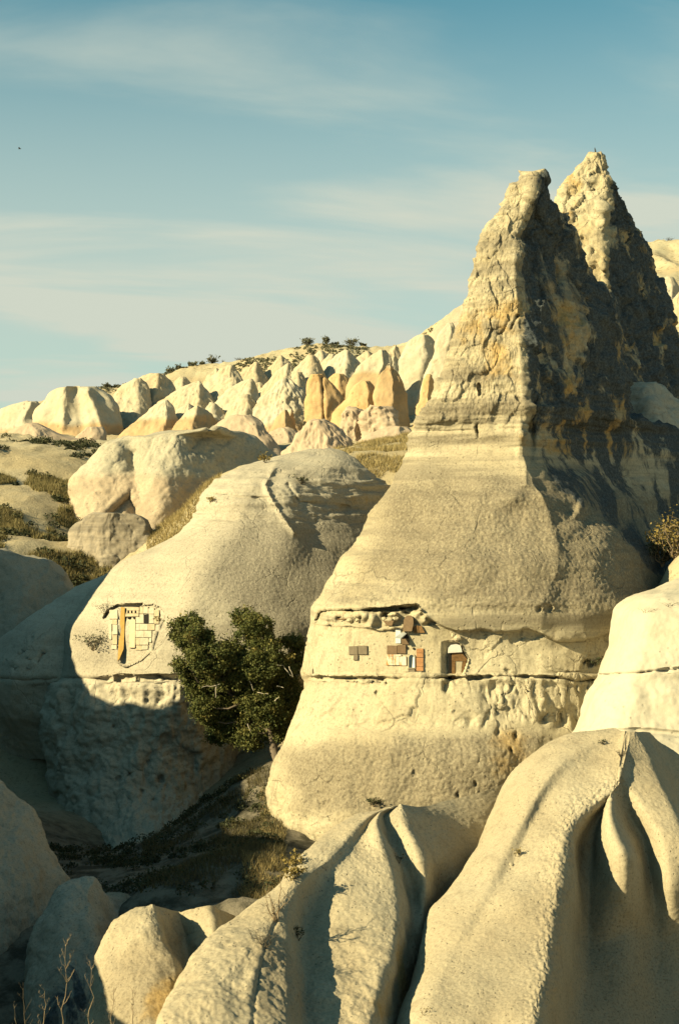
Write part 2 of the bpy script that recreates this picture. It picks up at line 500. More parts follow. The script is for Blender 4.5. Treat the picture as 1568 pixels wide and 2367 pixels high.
    c = t.mix(t.math('MULTIPLY', lf, t.ramp(li, 0.0, 0.2)), c, t.mix(t.ramp(g1, 0.38, 0.66), lichen, tuple(2.1 * v for v in lichen)))
    h = t.math('ADD', t.math('MULTIPLY', t.noise(grain * 1.1, 6, 0.8), t.math('ADD', 0.55, t.math('MULTIPLY', rough, 0.9))), t.math('MULTIPLY', t.voro(grain * 0.8), t.math('MULTIPLY', rough, -0.5)))
    h = t.math('SUBTRACT', h, t.math('MULTIPLY', pit, 1.2))
    if ck is not None: h = t.math('SUBTRACT', h, t.math('MULTIPLY', ck, 1.0))
    nrm = t.bump(h, bump, bumpd)
    return t.done(c, nrm)

PALE = (0.46, 0.41, 0.31); MID = (0.40, 0.345, 0.25); GREYT = (0.30, 0.265, 0.20)
M = {}
M['cone'] = tuff("tuff of the chimney", (0.48, 0.425, 0.30), (0.44, 0.375, 0.245), dark=(0.17, 0.143, 0.10), strata=0.75, strata_f=0.9, cracks=.28, streak=.42,
                 strata_col=(0.23, 0.20, 0.145), grain=10, spot=0.35, bump=0.6, bumpd=0.10)
M['peak'] = tuff("tuff of the rear peak", (0.44, 0.39, 0.27), (0.40, 0.32, 0.18), dark=(0.17, 0.143, 0.10), strata=0.25, grain=7, spot=0.4, bump=0.6, bumpd=0.12, cracks=.35, streak=.45)
M['dome'] = tuff("tuff of the dome", (0.49, 0.445, 0.345), (0.46, 0.41, 0.315), dark=(0.185, 0.165, 0.13), strata=0.22, strata_f=1.1, grain=9, spot=0.15, bump=0.55, bumpd=0.10, cracks=.12, streak=.12)
M['near'] = tuff("near tuff", (0.425, 0.372, 0.265), (0.385, 0.325, 0.22), dark=(0.17, 0.14, 0.095), grain=17, grain_amt=0.36, spot=0.42, stain=.18, lich_f=.8, bump=0.55, bumpd=0.055, pits=.7, cracks=0, streak=.3)
M['shade'] = tuff("greyer tuff", (0.42, 0.375, 0.29), (0.36, 0.315, 0.235), dark=(0.10, 0.095, 0.08), grain=14, spot=0.45, bump=0.5, bumpd=0.06)  # greyer tuff with deeper spots, for the left rocks
M['pink'] = tuff("pink tuff", (0.45, 0.36, 0.265), (0.42, 0.325, 0.23), dark=(0.21, 0.17, 0.13), grain=3, grain_amt=0.2, spot=0.2, bump=0.5, bumpd=0.1)
M['mid'] = tuff("pink and cream tuff", (0.42, 0.385, 0.295), (0.39, 0.35, 0.26), dark=(0.17, 0.165, 0.135), grain=5, grain_amt=0.34, spot=0.35, strata=0.15, split=3.2, split_col=(0.47, 0.375, 0.265), bump=0.5, bumpd=0.1)
M['white'] = tuff("white and orange tuff", (0.47, 0.425, 0.33), (0.455, 0.395, 0.28), dark=(0.22, 0.20, 0.15), grain=2.0, grain_amt=0.18, spot=0.15,
                  split=12.2, split_col=(0.48, 0.345, 0.205), bump=0.5, bumpd=0.2)
M['orange'] = tuff("orange tuff", (0.50, 0.35, 0.19), (0.47, 0.31, 0.145), dark=(0.22, 0.14, 0.07), grain=2.2, grain_amt=0.18, spot=0.25, bump=0.5, bumpd=0.15)
def flat(name, col, rough=0.8, var=0.25, sc=9.0):
    t = NT(name); t.b.inputs["Roughness"].default_value = rough
    c = t.mix(t.ramp(t.noise(sc, 5, 0.65), 0.3, 0.75), col, tuple(v * (1 - var) for v in col))
    return t.done(c, t.bump(t.noise(sc * 3, 4), 0.25, 0.02))

# ------------------------------------------------------------------ the terrain sheet
def rbf(pts, c=0.0):
    P = np.array(pts, float); x, z = P[:, :2], P[:, 2]
    r = np.linalg.norm(x[:, None] - x[None], axis=2); n = len(P)
    K = np.zeros((n + 3, n + 3)); K[:n, :n] = np.sqrt(r * r + c * c); K[:n, n] = 1; K[:n, n + 1:] = x; K[n, :n] = 1; K[n + 1:, :n] = x.T
    K[:n, :n] += np.eye(n) * 0.02
    w = np.linalg.solve(K, np.append(z, [0, 0, 0]))
    def f(q):
        q = np.asarray(q, float); sh = q.shape[:-1]; q = q.reshape(-1, 2); out = np.empty(len(q))
        for k in range(0, len(q), 40000):
            b = q[k:k + 40000]; rr = np.sqrt(((b[:, None] - x[None]) ** 2).sum(2) + c * c)
            out[k:k + 40000] = rr @ w[:n] + w[n] + b @ w[n + 1:]
        return out.reshape(sh)
    return f
def gp(px, py, D):
    p = W(px, py, D); return (p[0], p[1], p[2])
G_CTRL = [
    (0, 0, -2.5), (0, 8, -5), (-12, 8, -5), (12, 8, -5), (0, 18, -11), (-14, 18, -12), (16, 18, -9), (0, 28, -15), (14, 30, -13), (-14, 30, -15.5), (-4, 36, -16), (-10, 38, -16), (-6, 42, -14.5), (4, 38, -15),
    gp(420, 2050, 47), gp(330, 2040, 50), gp(470, 1990, 52), gp(400, 1950, 58), gp(560, 1890, 58), gp(640, 1800, 61), gp(560, 2080, 46), gp(600, 2015, 48), gp(520, 2110, 43), gp(250, 2060, 50),
    gp(610, 1935, 55), gp(690, 1740, 66), gp(120, 1990, 58), gp(60, 1880, 70), gp(50, 1780, 82), gp(-200, 1700, 80), gp(250, 1960, 64), gp(-200, 1980, 55), gp(330, 1960, 70), gp(450, 1880, 69), gp(560, 1800, 70),
    (-12, 78, -15), (-6, 78, -13), (0, 76, -11), (6, 76, -9), (-8, 88, -7), (0, 90, -4),
    (10, 45, -14), (22, 45, -12), (10, 60, -14), (25, 60, -8), gp(1530, 1350, 60), gp(1580, 1310, 64), gp(1700, 1250, 68), gp(1560, 1015, 80), gp(1700, 1000, 88), gp(1480, 1100, 76), gp(1580, 1200, 72),
    gp(60, 1450, 92), gp(150, 1440, 96), gp(-150, 1400, 90), gp(30, 1290, 104), gp(110, 1290, 106), gp(160, 1250, 112), gp(60, 1160, 122), gp(150, 1130, 130), gp(80, 1055, 140), gp(-150, 1060, 138), gp(160, 1035, 150), gp(40, 1015, 152),
    gp(-300, 1180, 120), gp(300, 1290, 120), gp(250, 1390, 104), gp(340, 1360, 102), gp(450, 1150, 104), gp(400, 1240, 94), gp(840, 1090, 100), gp(900, 1045, 112), gp(820, 1040, 122), gp(700, 1060, 138), gp(960, 1010, 126), gp(1100, 1000, 134),
    gp(500, 1130, 118), gp(600, 1080, 118), gp(300, 1050, 150), gp(500, 1040, 155), gp(700, 1030, 158), gp(900, 1015, 158), gp(1000, 990, 158), gp(100, 1015, 166), gp(-200, 1015, 166), gp(300, 1030, 170), gp(500, 1025, 172), gp(700, 1020, 172), gp(900, 1005, 172),
    gp(0, 1010, 188), gp(200, 1015, 188), gp(400, 1015, 190), gp(600, 1008, 190), gp(800, 985, 190), gp(1000, 950, 190), gp(1200, 880, 190), gp(1500, 830, 190),
    gp(330, 985, 205), gp(450, 985, 205), gp(600, 970, 205), gp(800, 930, 204), gp(950, 905, 204), gp(150, 985, 212), gp(0, 985, 212), gp(330, 950, 216), gp(420, 945, 216), gp(560, 932, 216), gp(700, 905, 216), gp(850, 880, 216), gp(1000, 850, 216), gp(1100, 800, 216),
    gp(330, 915, 227), gp(420, 898, 227), gp(560, 880, 228), gp(700, 845, 228), gp(850, 835, 228), gp(950, 830, 228),
    gp(-200, 945, 235), gp(0, 945, 235), gp(230, 896, 238), gp(300, 888, 240), gp(400, 856, 240), gp(440, 842, 240), gp(540, 834, 240), gp(600, 817, 240), gp(680, 799, 240), gp(740, 791, 240),
    gp(830, 799, 240), gp(900, 799, 240), gp(940, 790, 240), gp(1010, 742, 240), gp(1060, 707, 240), gp(1200, 660, 240), gp(1400, 590, 240), gp(1490, 558, 240), gp(1568, 553, 240), gp(1800, 545, 240),
    gp(1500, 640, 205), gp(1568, 640, 205), gp(1560, 760, 170),
    gp(0, 1000, 262), gp(300, 935, 262), gp(500, 890, 262), gp(700, 850, 262), gp(900, 850, 262), gp(1050, 780, 262), gp(1500, 610, 262), gp(0, 1080, 300), gp(300, 1060, 300), gp(700, 1000, 300), gp(1000, 950, 300), gp(1500, 740, 300), (-60, 400, 5), (60, 400, 10), (200, 400, 20), (-200, 300, 5), (200, 200, 20), (200, 100, 0), (120, 60, -5),
    (-120, 60, -12), (-120, 120, -4), (-200, 0, -5), (200, 0, 0), (0, -150, 5), (-60, 30, -14), (60, 30, -9), (-35, 60, -14), (-60, 90, -9),
]
ground_f = rbf(G_CTRL, 2.0)
def ground_z(x, y): return ground_f(np.stack([np.asarray(x, float), np.asarray(y, float)], -1))

def far_spread(n, lo, hi):
    return np.linspace(lo, hi, n)
gx = np.concatenate([-np.geomspace(1500, 62, 26), np.linspace(-60, 100, 360), np.geomspace(102, 1500, 26)])
gy = np.concatenate([-np.geomspace(600, 4, 16), np.geomspace(4, 300, 520), np.geomspace(304, 2500, 30)])
GX, GY = np.meshgrid(gx, gy)
GZ = ground_f(np.stack([GX, GY], -1))
far = sstep(260, 420, np.hypot(GX, np.maximum(GY, 0) * 0.8)); GZ = GZ * (1 - far) + 0.0 * far
pp = np.stack([GX, GY, GZ], -1)
amp = sstep(20, 200, GY)
GZ = GZ + fbm(pp * 0.10, 4) * (0.30 + 0.35 * amp) + fbm(pp * 0.6, 4) * (0.14 + 0.14 * amp) + fbm(pp * 2.4, 2) * 0.05
# bring the crest of the far hill to the surveyed skyline
_sk = np.array([(-400, 948), (-200, 946), (0, 946), (100, 926), (230, 897), (300, 889), (400, 858), (440, 844), (540, 836), (600, 819), (680, 801), (740, 793), (830, 800), (900, 800), (940, 791), (1010, 744), (1060, 709), (1200, 660), (1400, 590), (1490, 558), (1568, 553), (1800, 545)], float)
_gpx = CX + F * GX / np.maximum(GY, 1.0); _row = np.where((gy > 190) & (gy < 700))[0]
_ang = np.linspace(-500, 1900, 241); _ex = np.zeros(241)
for _k, _p in enumerate(_ang):
    _xs = (_p - CX) / F * gy[_row]; _zz = np.array([np.interp(_x, gx, GZ[_r]) for _x, _r in zip(_xs, _row)])
    _ex[_k] = np.interp(_p, _sk[:, 0], CY - _sk[:, 1]) / F - (_zz / gy[_row]).max()
_ex = np.convolve(np.pad(_ex, 2, mode='edge'), np.ones(5) / 5, 'valid')
GZ = GZ + np.interp(_gpx, _ang, _ex) * GY * sstep(196, 228, GY)
_pp2 = np.stack([GX, GY, GZ], -1)
GZ = GZ - np.abs(noise(_pp2 * np.array([.16, .05, .0]))) * 2.2 * sstep(200, 214, GY) * sstep(238, 226, GY)
pp[..., 2] = GZ
def ground_mat():
    t = NT("soil with dry scrub")
    n1 = t.noise(0.16, 6, 0.6)
    c = t.mix(t.ramp(n1, 0.35, 0.65), (0.37, 0.32, 0.215), (0.33, 0.27, 0.165))
    n2 = t.noise(0.9, 8, 0.7)
    c = t.mix(t.math('MULTIPLY', t.ramp(n2, 0.52, 0.70), 0.55), c, (0.15, 0.13, 0.075))
    n3 = t.noise(5, 6, 0.7)
    c = t.mix(t.math('MULTIPLY', t.ramp(n3, 0.52, 0.66), 0.55), c, (0.12, 0.105, 0.06))
    nh = t.noise(1.1, 9, 0.72)
    ch = t.mix(t.ramp(n1, 0.35, 0.65), (0.40, 0.355, 0.235), (0.37, 0.30, 0.185))
    ch = t.mix(t.math('MULTIPLY', t.ramp(nh, 0.53, 0.60), t.ramp(t.noise(0.13, 3), 0.40, 0.62)), ch, (0.13, 0.115, 0.065))
    c = t.mix(t.attr('hill'), c, ch)
    gully = t.attr("darker")
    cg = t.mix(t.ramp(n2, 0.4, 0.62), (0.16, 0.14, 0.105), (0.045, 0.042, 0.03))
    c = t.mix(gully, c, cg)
    return t.done(c, t.bump(t.math('ADD', n2, t.math('MULTIPLY', n3, 0.4)), 0.7, 0.25))
M['ground'] = ground_mat()
R_, C_ = GX.shape
ii = np.arange(R_ - 1)[:, None] * C_; jj = np.arange(C_ - 1)[None]
gq = np.stack([ii + jj, ii + jj + 1, ii + C_ + jj + 1, ii + C_ + jj], -1).reshape(-1, 4)
darker = sstep(78, 68, GY) * sstep(8, 2, GX) * sstep(20, 30, GY)  # mask of the darker soil in and around the gully
hillm = sstep(160, 185, GY)
ground = mesh_from("ground", pp.reshape(-1, 3), gq.ravel(), np.full(len(gq), 4), M['ground'], origin=np.zeros(3), attrs={"darker": darker, "hill": hillm})
tag(ground, kind="structure")

# ------------------------------------------------------------------ the valley's left wall, outside the frame, that shades the gully
def valley_wall():
    hx, hy = -math.sin(SUN_AZ), -math.cos(SUN_AZ); ux, uy = hy, -hx
    crest = np.array([(24, -7.5), (34, -6), (40, -3.8), (43, -2.2), (45, -1.0), (48, -.6), (50, -.8), (51.5, -1.5), (53.2, -1.4), (54.2, -.3), (58, 1.0), (64, 2.4), (68, 3.7), (69.5, 2.6), (71.2, 1.2), (73, 2), (77.2, 3.9), (78.2, 8), (80, 11), (86, 11.5), (94, 9), (102, 2), (125, -6)], float)
    u = np.linspace(24, 125, 420); v = np.interp(u, crest[:, 0], crest[:, 1])
    w = np.concatenate([np.linspace(-9, 0, 14), np.linspace(1, 40, 20)])
    U, Wg = np.meshgrid(u, w)
    top = v[None] / math.cos(SUN_EL) * np.ones_like(Wg)
    Z = top - np.where(Wg < 0, 1.9 * np.maximum(-Wg - .5, 0), 0.35 * np.maximum(Wg - 1, 0)) - 0.02 * Wg ** 2 * (Wg > 0)
    Z = np.maximum(Z, -19)
    P_ = np.stack([U * ux + Wg * hx, U * uy + Wg * hy, Z], -1)
    P_ = P_ + np.stack([fbm(P_ * .3, 3) * .6, fbm(P_ * .3 + 9, 3) * .6, fbm(P_ * .5 + 5, 3) * .35], -1)
    R2, C2 = U.shape; i2 = np.arange(R2 - 1)[:, None] * C2; j2 = np.arange(C2 - 1)[None]
    q = np.stack([i2 + j2, i2 + j2 + 1, i2 + C2 + j2 + 1, i2 + C2 + j2], -1).reshape(-1, 4)
    o = mesh_from("hillside", P_.reshape(-1, 3), q.ravel(), np.full(len(q), 4), M['dome'])
    tag(o, kind="structure")
valley_wall()

# ------------------------------------------------------------------ the tall chimney with the walled-up rooms
def ring(y, L, X, R, dr, mL, mR, m, rl=0.12, rr=0.15):
    """wedge section: left face from L to the arris X, right face from X to R; mL, mR are how fast they fall back"""
    wl_, wr_ = (X - L) * m, (R - X) * m
    return (y, [(L, dr + wl_ * (mL + rl * 1.6)), (L + .10 * (X - L), dr + wl_ * (.9 * mL + .3 * rl)), (L + .42 * (X - L), dr + wl_ * .56 * mL), (L + .74 * (X - L), dr + wl_ * .25 * mL),
                (X, dr), (X + .30 * (R - X), dr + wr_ * .30 * mR), (X + .60 * (R - X), dr + wr_ * .60 * mR), (X + .88 * (R - X), dr + wr_ * (.9 * mR)), (R, dr + wr_ * (mR + 2.0 * rr))])
D_CONE = 60.0; mc = D_CONE / F
rows = [
    ring(404, 1212, 1230, 1243, 3.3, .4, 1.2, mc, .4), ring(412, 1204, 1232, 1251, 3.2, .4, 1.3, mc), ring(440, 1181, 1226, 1253, 2.9, .4, 1.4, mc), ring(470, 1165, 1218, 1263, 2.6, .4, 1.4, mc),
    ring(500, 1149, 1208, 1284, 2.3, .4, 1.4, mc), ring(560, 1112, 1190, 1316, 1.9, .38, 1.4, mc), ring(630, 1087, 1188, 1353, 1.5, .35, 1.35, mc),
    ring(680, 1074, 1192, 1393, 1.2, .34, 1.3, mc), ring(720, 1066, 1195, 1411, 1.0, .32, 1.3, mc), ring(800, 1042, 1200, 1427, 0.6, .30, 1.3, mc),
    ring(880, 1012, 1204, 1439, 0.2, .28, 1.3, mc), ring(930, 988, 1208, 1444, 0.0, .26, 1.3, mc), ring(960, 974, 1212, 1450, -.1, .25, 1.3, mc),
    (1000, [(950, 2.5), (975, 1.6), (1040, 1.0), (1120, .35), (1212, -.3), (1300, 2.2), (1390, 4.8), (1500, 8.0), (1580, 11.0)]),
    (1050, [(933, 2.5), (962, 1.3), (1040, .6), (1120, .0), (1208, -.5), (1300, 2.0), (1400, 4.8), (1540, 8.2), (1660, 12.0)]),
    (1100, [(912, 2.6), (942, 1.0), (1030, .1), (1130, -.7), (1232, -1.1), (1320, 1.6), (1420, 4.5), (1550, 8.0), (1680, 12)]),
    (1150, [(880, 2.6), (912, .8), (1010, -.4), (1130, -1.6), (1255, -1.9), (1350, .8), (1440, 4.0), (1560, 7.6), (1680, 11.5)]),
    (1215, [(843, 2.4), (880, .4), (985, -1.2), (1120, -2.6), (1275, -2.7), (1385, -.7), (1460, 2.9), (1560, 6.8), (1660, 10.0)]),
    (1262, [(811, 2.2), (850, .1), (960, -1.8), (1110, -3.2), (1285, -3.3), (1410, -1.6), (1475, 1.9), (1560, 6.0), (1640, 9.5)]),
    (1310, [(776, 2.4), (815, 0.), (930, -2.4), (1100, -3.9), (1285, -3.9), (1415, -2.4), (1485, .6), (1550, 4.6), (1620, 8.)]),
    (1365, [(745, 2.2), (785, -.5), (900, -3.0), (1090, -4.5), (1270, -4.5), (1395, -3.4), (1475, -1.2), (1535, 2.), (1590, 6.)]),
    (1400, [(727, 1.6), (762, -1.2), (890, -3.5), (1085, -4.7), (1250, -4.9), (1380, -3.9), (1460, -2.3), (1520, 0.), (1580, 3.5)]),
    (1430, [(717, 1.4), (748, -1.5), (885, -3.6), (1080, -4.6), (1250, -4.8), (1380, -3.9), (1455, -2.4), (1515, -.1), (1575, 3.5)]),
    (1480, [(710, 1.3), (738, -1.6), (880, -3.7), (1080, -4.5), (1250, -4.6), (1375, -3.8), (1450, -2.4), (1510, -.1), (1570, 3.5)]),
    (1530, [(702, 1.2), (728, -1.8), (880, -3.8), (1080, -4.6), (1250, -4.8), (1375, -4.0), (1450, -2.6), (1510, -.2), (1570, 3.5)]),
    (1558, [(697, 1.2), (722, -1.8), (880, -3.85), (1080, -4.7), (1250, -4.9), (1375, -4.1), (1450, -2.7), (1510, -.2), (1570, 3.5)]),
    (1574, [(703, 1.0), (730, -1.7), (880, -3.8), (1080, -4.7), (1250, -4.9), (1375, -4.1), (1450, -2.7), (1510, -.2), (1570, 3.5)]),
    (1620, [(690, -.6), (718, -2.2), (870, -4.2), (1080, -5.1), (1250, -5.2), (1375, -4.2), (1450, -2.8), (1510, -.2), (1570, 3.5)]),
    (1680, [(667, -1.0), (700, -2.6), (860, -4.6), (1080, -5.5), (1250, -5.3), (1375, -4.3), (1450, -2.9), (1510, -.2), (1570, 3.5)]),
    (1700, [(656, -1.2), (690, -2.8), (850, -4.9), (1080, -5.8), (1250, -5.5), (1375, -4.5), (1450, -2.9), (1510, -.2), (1570, 3.5)]),
    (1760, [(634, -1.6), (670, -3.2), (840, -5.5), (1080, -6.4), (1250, -5.8), (1375, -4.6), (1450, -3.0), (1510, -.2), (1570, 3.5)]),
    (1830, [(615, -1.8), (652, -3.4), (825, -5.8), (1060, -6.7), (1240, -6.0), (1375, -4.8), (1450, -3.1), (1510, -.2), (1570, 3.5)]),
    (1900, [(610, -1.8), (640, -3.3), (800, -5.9), (1050, -6.8), (1240, -6.0), (1375, -4.8), (1450, -3.1), (1510, -.2), (1570, 3.5)]),
    (1960, [(616, -1.7), (648, -3.2), (790, -5.7), (1050, -6.7), (1240, -6.0), (1375, -4.8), (1450, -3.1), (1510, -.2), (1570, 3.5)]),
    (2010, [(630, -1.5), (660, -3.), (790, -5.4), (1050, -6.5), (1240, -6.0), (1375, -4.8), (1450, -3.1), (1510, -.2), (1570, 3.5)]),
    (2120, [(650, .3), (680, -2.8), (800, -5.2), (1050, -6.5), (1240, -6.0), (1375, -4.8), (1450, -3.1), (1510, -.2), (1570, 3.5)]),
]
cone = loft(D_CONE, rows, back=7.0, crease=(4,), sm=2, step=2.6)
X, Y = cone.X, cone.Y
CRACK = [(690, 1566), (800, 1567), (960, 1567), (1080, 1566), (1150, 1562), (1250, 1564), (1330, 1571), (1420, 1573), (1600, 1570)]
RECESS = [(728, 1433), (739, 1412), (754, 1408), (839, 1409), (929, 1401), (958, 1400), (971, 1414), (989, 1430), (1013, 1441), (979, 1446), (955, 1445), (905, 1449), (873, 1454), (850, 1446), (776, 1443), (731, 1439)]
FACADE = [(722, 1441), (850, 1449), (873, 1456), (955, 1447), (1012, 1442), (1030, 1452), (1051, 1461), (1081, 1460), (1111, 1452), (1151, 1459), (1216, 1455), (1290, 1478), (1366, 1475), (1440, 1460), (1440, 1558), (722, 1558)]
DOORN = [(1017, 1485), (1034, 1483), (1060, 1486), (1067, 1507), (1078, 1522), (1071, 1551), (1052, 1579), (1039, 1575), (1017, 1567)]
cone.carve(FACADE, 0.34, 3)
cone.groove(CRACK, 3.2, 0.55)
cone.carve(RECESS, 0.45, 2.0)
dw = np.clip((X - 1018) / 15.0, 0, 1)
cone.D += 0.30 * poly_mask(X, Y, DOORN, 1.4) * dw * cone.fr
cone.carve([(1022, 1574), (1041, 1574), (1040, 1592), (1030, 1602), (1021, 1596)], 0.3, 3)
cone.bump(1200, 1125, 55, 32, 0.5); cone.bump(1235, 1120, 26, 26, 0.3)
cone.bump(1340, 1178, 16, 14, 0.5)
for (x, y, r, d) in [(1180, 1735, 6, .3), (1105, 1760, 4, .2), (1098, 1812, 4, .25), (1058, 1836, 4, .3), (1190, 1700, 6, .3), (1150, 1690, 5, .25),
                     (1245, 1410, 5, .3), (1268, 1405, 5, .3), (1362, 1535, 5, .4), (1348, 1530, 4, .4), (806, 1678, 4, .12), (956, 1786, 3, .12), (1085, 1670, 9, .15), (1290, 1665, 14, .35), (1330, 1672, 12, .35),
                     (742, 1471, 4, .25), (843, 1568, 4, .3), (893, 1580, 3, .25), (870, 1601, 3, .2), (1255, 1660, 9, .3)]:
    cone.bump(x, y, r, r * 1.25, -d)
# stones, ledges and hollows inside the long recess
for (x, y, rx, ry, a) in [(752, 1431, 13, 9, .45), (812, 1426, 9, 6, .3), (836, 1420, 12, 12, .45), (860, 1436, 14, 13, .5), (901, 1432, 9, 10, .4), (913, 1420, 8, 6, .5), (978, 1432, 12, 9, .55), (965, 1418, 8, 10, .3),
                          (783, 1428, 6, 5, -.5), (832, 1428, 5, 5, -.4), (893, 1421, 9, 6, -.6), (941, 1414, 9, 6, -.5), (770, 1432, 10, 5, .2)]:
    cone.bump(x, y, rx, ry, a)
cone.carve([(734, 1415), (742, 1410), (760, 1408.5), (900, 1404), (958, 1401), (962, 1405), (930, 1409), (840, 1414), (760, 1413), (745, 1418), (736, 1432), (730, 1434)], 0.5, 1.5)
rib = np.clip(.5 + .9 * ridged(np.stack([X * .055 + .5 * noise(np.stack([X * .02, Y * .03, X * 0], -1)), Y * .008, X * 0], -1), 2), 0, 1.2)
rmask = poly_mask(X, Y, [(1105, 1590), (1160, 1572), (1420, 1576), (1400, 1620), (1350, 1672), (1250, 1668), (1120, 1650)], 14)
cone.D += 0.24 * rib * rmask * cone.fr
for ln in [[(728, 1838), (742, 1860), (735, 1890), (748, 1915)], [(745, 1830), (752, 1850), (741, 1880)], [(758, 1832), (765, 1845), (752, 1870), (770, 1900)], [(700, 1870), (720, 1910), (735, 1950)], [(664, 1858), (690, 1905), (705, 1960)]]:
    cone.groove(ln, 2.6, 0.09)
# rough outcrops of the arris
for (x, y, rx, ry, a) in [(1226, 470, 18, 40, .25), (1215, 520, 26, 30, -.35), (1188, 590, 18, 34, .25), (1150, 760, 30, 12, -.2),
                          (1205, 1010, 12, 30, .5), (1218, 985, 8, 18, -.5), (1228, 1000, 10, 60, -.7)]:
    cone.bump(x, y, rx, ry, a)
for ln in [[(1175, 740), (1160, 770), (1148, 775), (1140, 800)], [(1195, 730), (1180, 760)], [(1143, 560), (1150, 600)], [(1100, 985), (1104, 1010)], [(1105, 890), (1107, 912)]]:
    cone.groove(ln, 2.5, 0.25)
cone.world()
V = cone.V
up = sstep(1040, 930, Y); stra = np.exp(-((Y - 985) / 75.) ** 2); skirt = sstep(1060, 1120, Y) * sstep(1440, 1400, Y); base = sstep(1680, 1720, Y)
right = sstep(1190, 1230, X)
fac = poly_mask(X, Y, [(735, 1460), (1010, 1460), (1010, 1556), (730, 1556)], 10)
Vd = V + np.stack([fbm(V * .8, 2), fbm(V * .8 + 7, 2), fbm(V * .8 + 3, 2)], -1) * .35
disp = up * (ridged(V * 0.35, 2) * (.05 + .09 * right) + facet(Vd * np.array([.55, .55, .33])) * (.06 + .13 * right) * sstep(420, 560, Y) + facet(Vd * np.array([1.5, 1.5, 1.0]) + 5) * .07 + fbm(V * .5, 3) * .09 + fbm(V * 1.6, 4, .62) * .10 + right * ridged(V * np.array([.9, .9, .25]), 2) * 0.13 * sstep(500, 620, Y))
disp += up * sstep(620, 540, Y) * (ridged(V * 0.9, 3) * 0.10 + facet(Vd * .9 + 3) * .10)
disp += stra * fbm(V * np.array([.12, .12, 1.9]), 4, .65) * 0.17
disp += skirt * (fbm(V * 0.35, 3) * 0.25 + fbm(V * 6.5, 2, .6) * 0.035 * sstep(1080, 1180, Y) + fbm(V * np.array([.1, .1, 1.3]), 3) * .07)
disp += sstep(1440, 1470, Y) * sstep(1700, 1660, Y) * (fbm(V * 0.5, 3) * 0.10 + facet(V * np.array([.7, .7, .5]) + fbm(V * 1.1, 2)[..., None] * .4) * .07 + fbm(V * 2.6, 3) * 0.03) * (1 - .75 * fac)
disp += rmask * ridged(V * np.array([1.6, 1.6, .5]), 3) * 0.10
disp += base * (fbm(V * 0.4, 3) * 0.25 + fbm(V * 1.6, 3, .5) * 0.018 + fbm(V * 6.5, 2, .6) * .035)
cone.displace(disp * (1 - .75 * poly_mask(X, Y, DOORN, 4)))
cone.paint('lichen', [(1236, 396), (1232, 440), (1212, 500), (1196, 560), (1196, 640), (1200, 720), (1206, 880), (1216, 960), (1212, 1045), (1260, 1075), (1450, 1070), (1620, 1060), (1620, 396)], .55, 16)
cone.paint('ochre', [(1060, 690), (1196, 690), (1200, 880), (1010, 900)], .50, 40)
cone.paint('ochre', [(1200, 700), (1450, 700), (1450, 1060), (1206, 1060)], .58, 20)
cone.paint('lichen', [(1216, 1040), (1270, 1070), (1450, 1060), (1620, 1050), (1620, 1340), (1500, 1330), (1440, 1270), (1380, 1190), (1250, 1110)], .52, 22)
cone.paint('rough', [(800, 300), (1700, 300), (1700, 1100), (800, 1100)], .10, 30)
cone.paint('rough', [(900, 930), (1210, 925), (1215, 950), (900, 975)], .7, 12)
cone.paint('rough', [(900, 1010), (1210, 1000), (1215, 1016), (900, 1040)], .6, 10)
cone.paint('rough', [(1040, 840), (1170, 850), (1120, 890), (1020, 880)], .7, 14)
cone.paint('rough', [(900, 1100), (1250, 1090), (1560, 1150), (1560, 1390), (1300, 1425), (1000, 1390), (830, 1340)], .9, 50)
cone.paint('rough', [(640, 1730), (850, 1712), (1100, 1700), (1250, 1690), (1250, 1900), (700, 1880)], .8, 30)
cone.paint('rough', [(740, 1370), (900, 1330), (1000, 1395), (760, 1398)], .35, 20)
cone.paint('lichen', [(1130, 1600), (1180, 1578), (1360, 1585), (1330, 1660), (1200, 1660)], .22, 30)
cone.paint('ochre', [(1130, 1690), (1260, 1670), (1250, 1760), (1130, 1840), (1060, 1840)], .34, 25)
cone.paint('ochre', [(1200, 1440), (1400, 1470), (1360, 1500), (1220, 1480)], .28, 20)
cone.paint('clean', [(690, 1440), (1000, 1440), (1080, 1462), (1440, 1470), (1440, 1700), (640, 1720)], .85, 12)
cone.paint('clean', [(600, 1720), (1440, 1700), (1440, 2200), (600, 2200)], .6, 20)
o_cone = cone.build("fairy_chimney", M['cone'])
tag(o_cone, "tall rock chimney with walled-up rooms and brown panels cut into its flank", "rock chimney")

# ------------------------------------------------------------------ rear peak
D_PK = 82.0; mp = D_PK / F
rows = [ring(y, L, Xr, R, dr, .35, 1.5, mp) for (y, L, Xr, R, dr) in [
    (356, 1367, 1375, 1382, 3.4), (366, 1357, 1381, 1389, 3.2), (385, 1338, 1389, 1396, 3.0), (420, 1310, 1397, 1412, 2.6), (450, 1291, 1397, 1428, 2.3), (480, 1283, 1394, 1444, 2.0), (515, 1283, 1391, 1465, 1.7),
    (560, 1282, 1390, 1490, 1.3), (610, 1282, 1394, 1511, 0.9), (660, 1285, 1396, 1530, .5), (710, 1290, 1400, 1546, 0.), (770, 1290, 1404, 1561, -.5), (850, 1290, 1415, 1582, -1.2), (930, 1290, 1430, 1605, -2), (1040, 1290, 1440, 1640, -3)]]
pk = loft(D_PK, rows, back=8.0, crease=(4,), sm=2)
for (x, y, rx, ry, a) in [(1372, 440, 14, 12, -.3), (1388, 520, 22, 44, .4), (1380, 600, 26, 30, .4), (1330, 500, 14, 18, -.3)]:
    pk.bump(x, y, rx, ry, a)
pk.world(); V = pk.V
Vd = V + np.stack([fbm(V * .8, 2), fbm(V * .8 + 7, 2), fbm(V * .8 + 3, 2)], -1) * .35
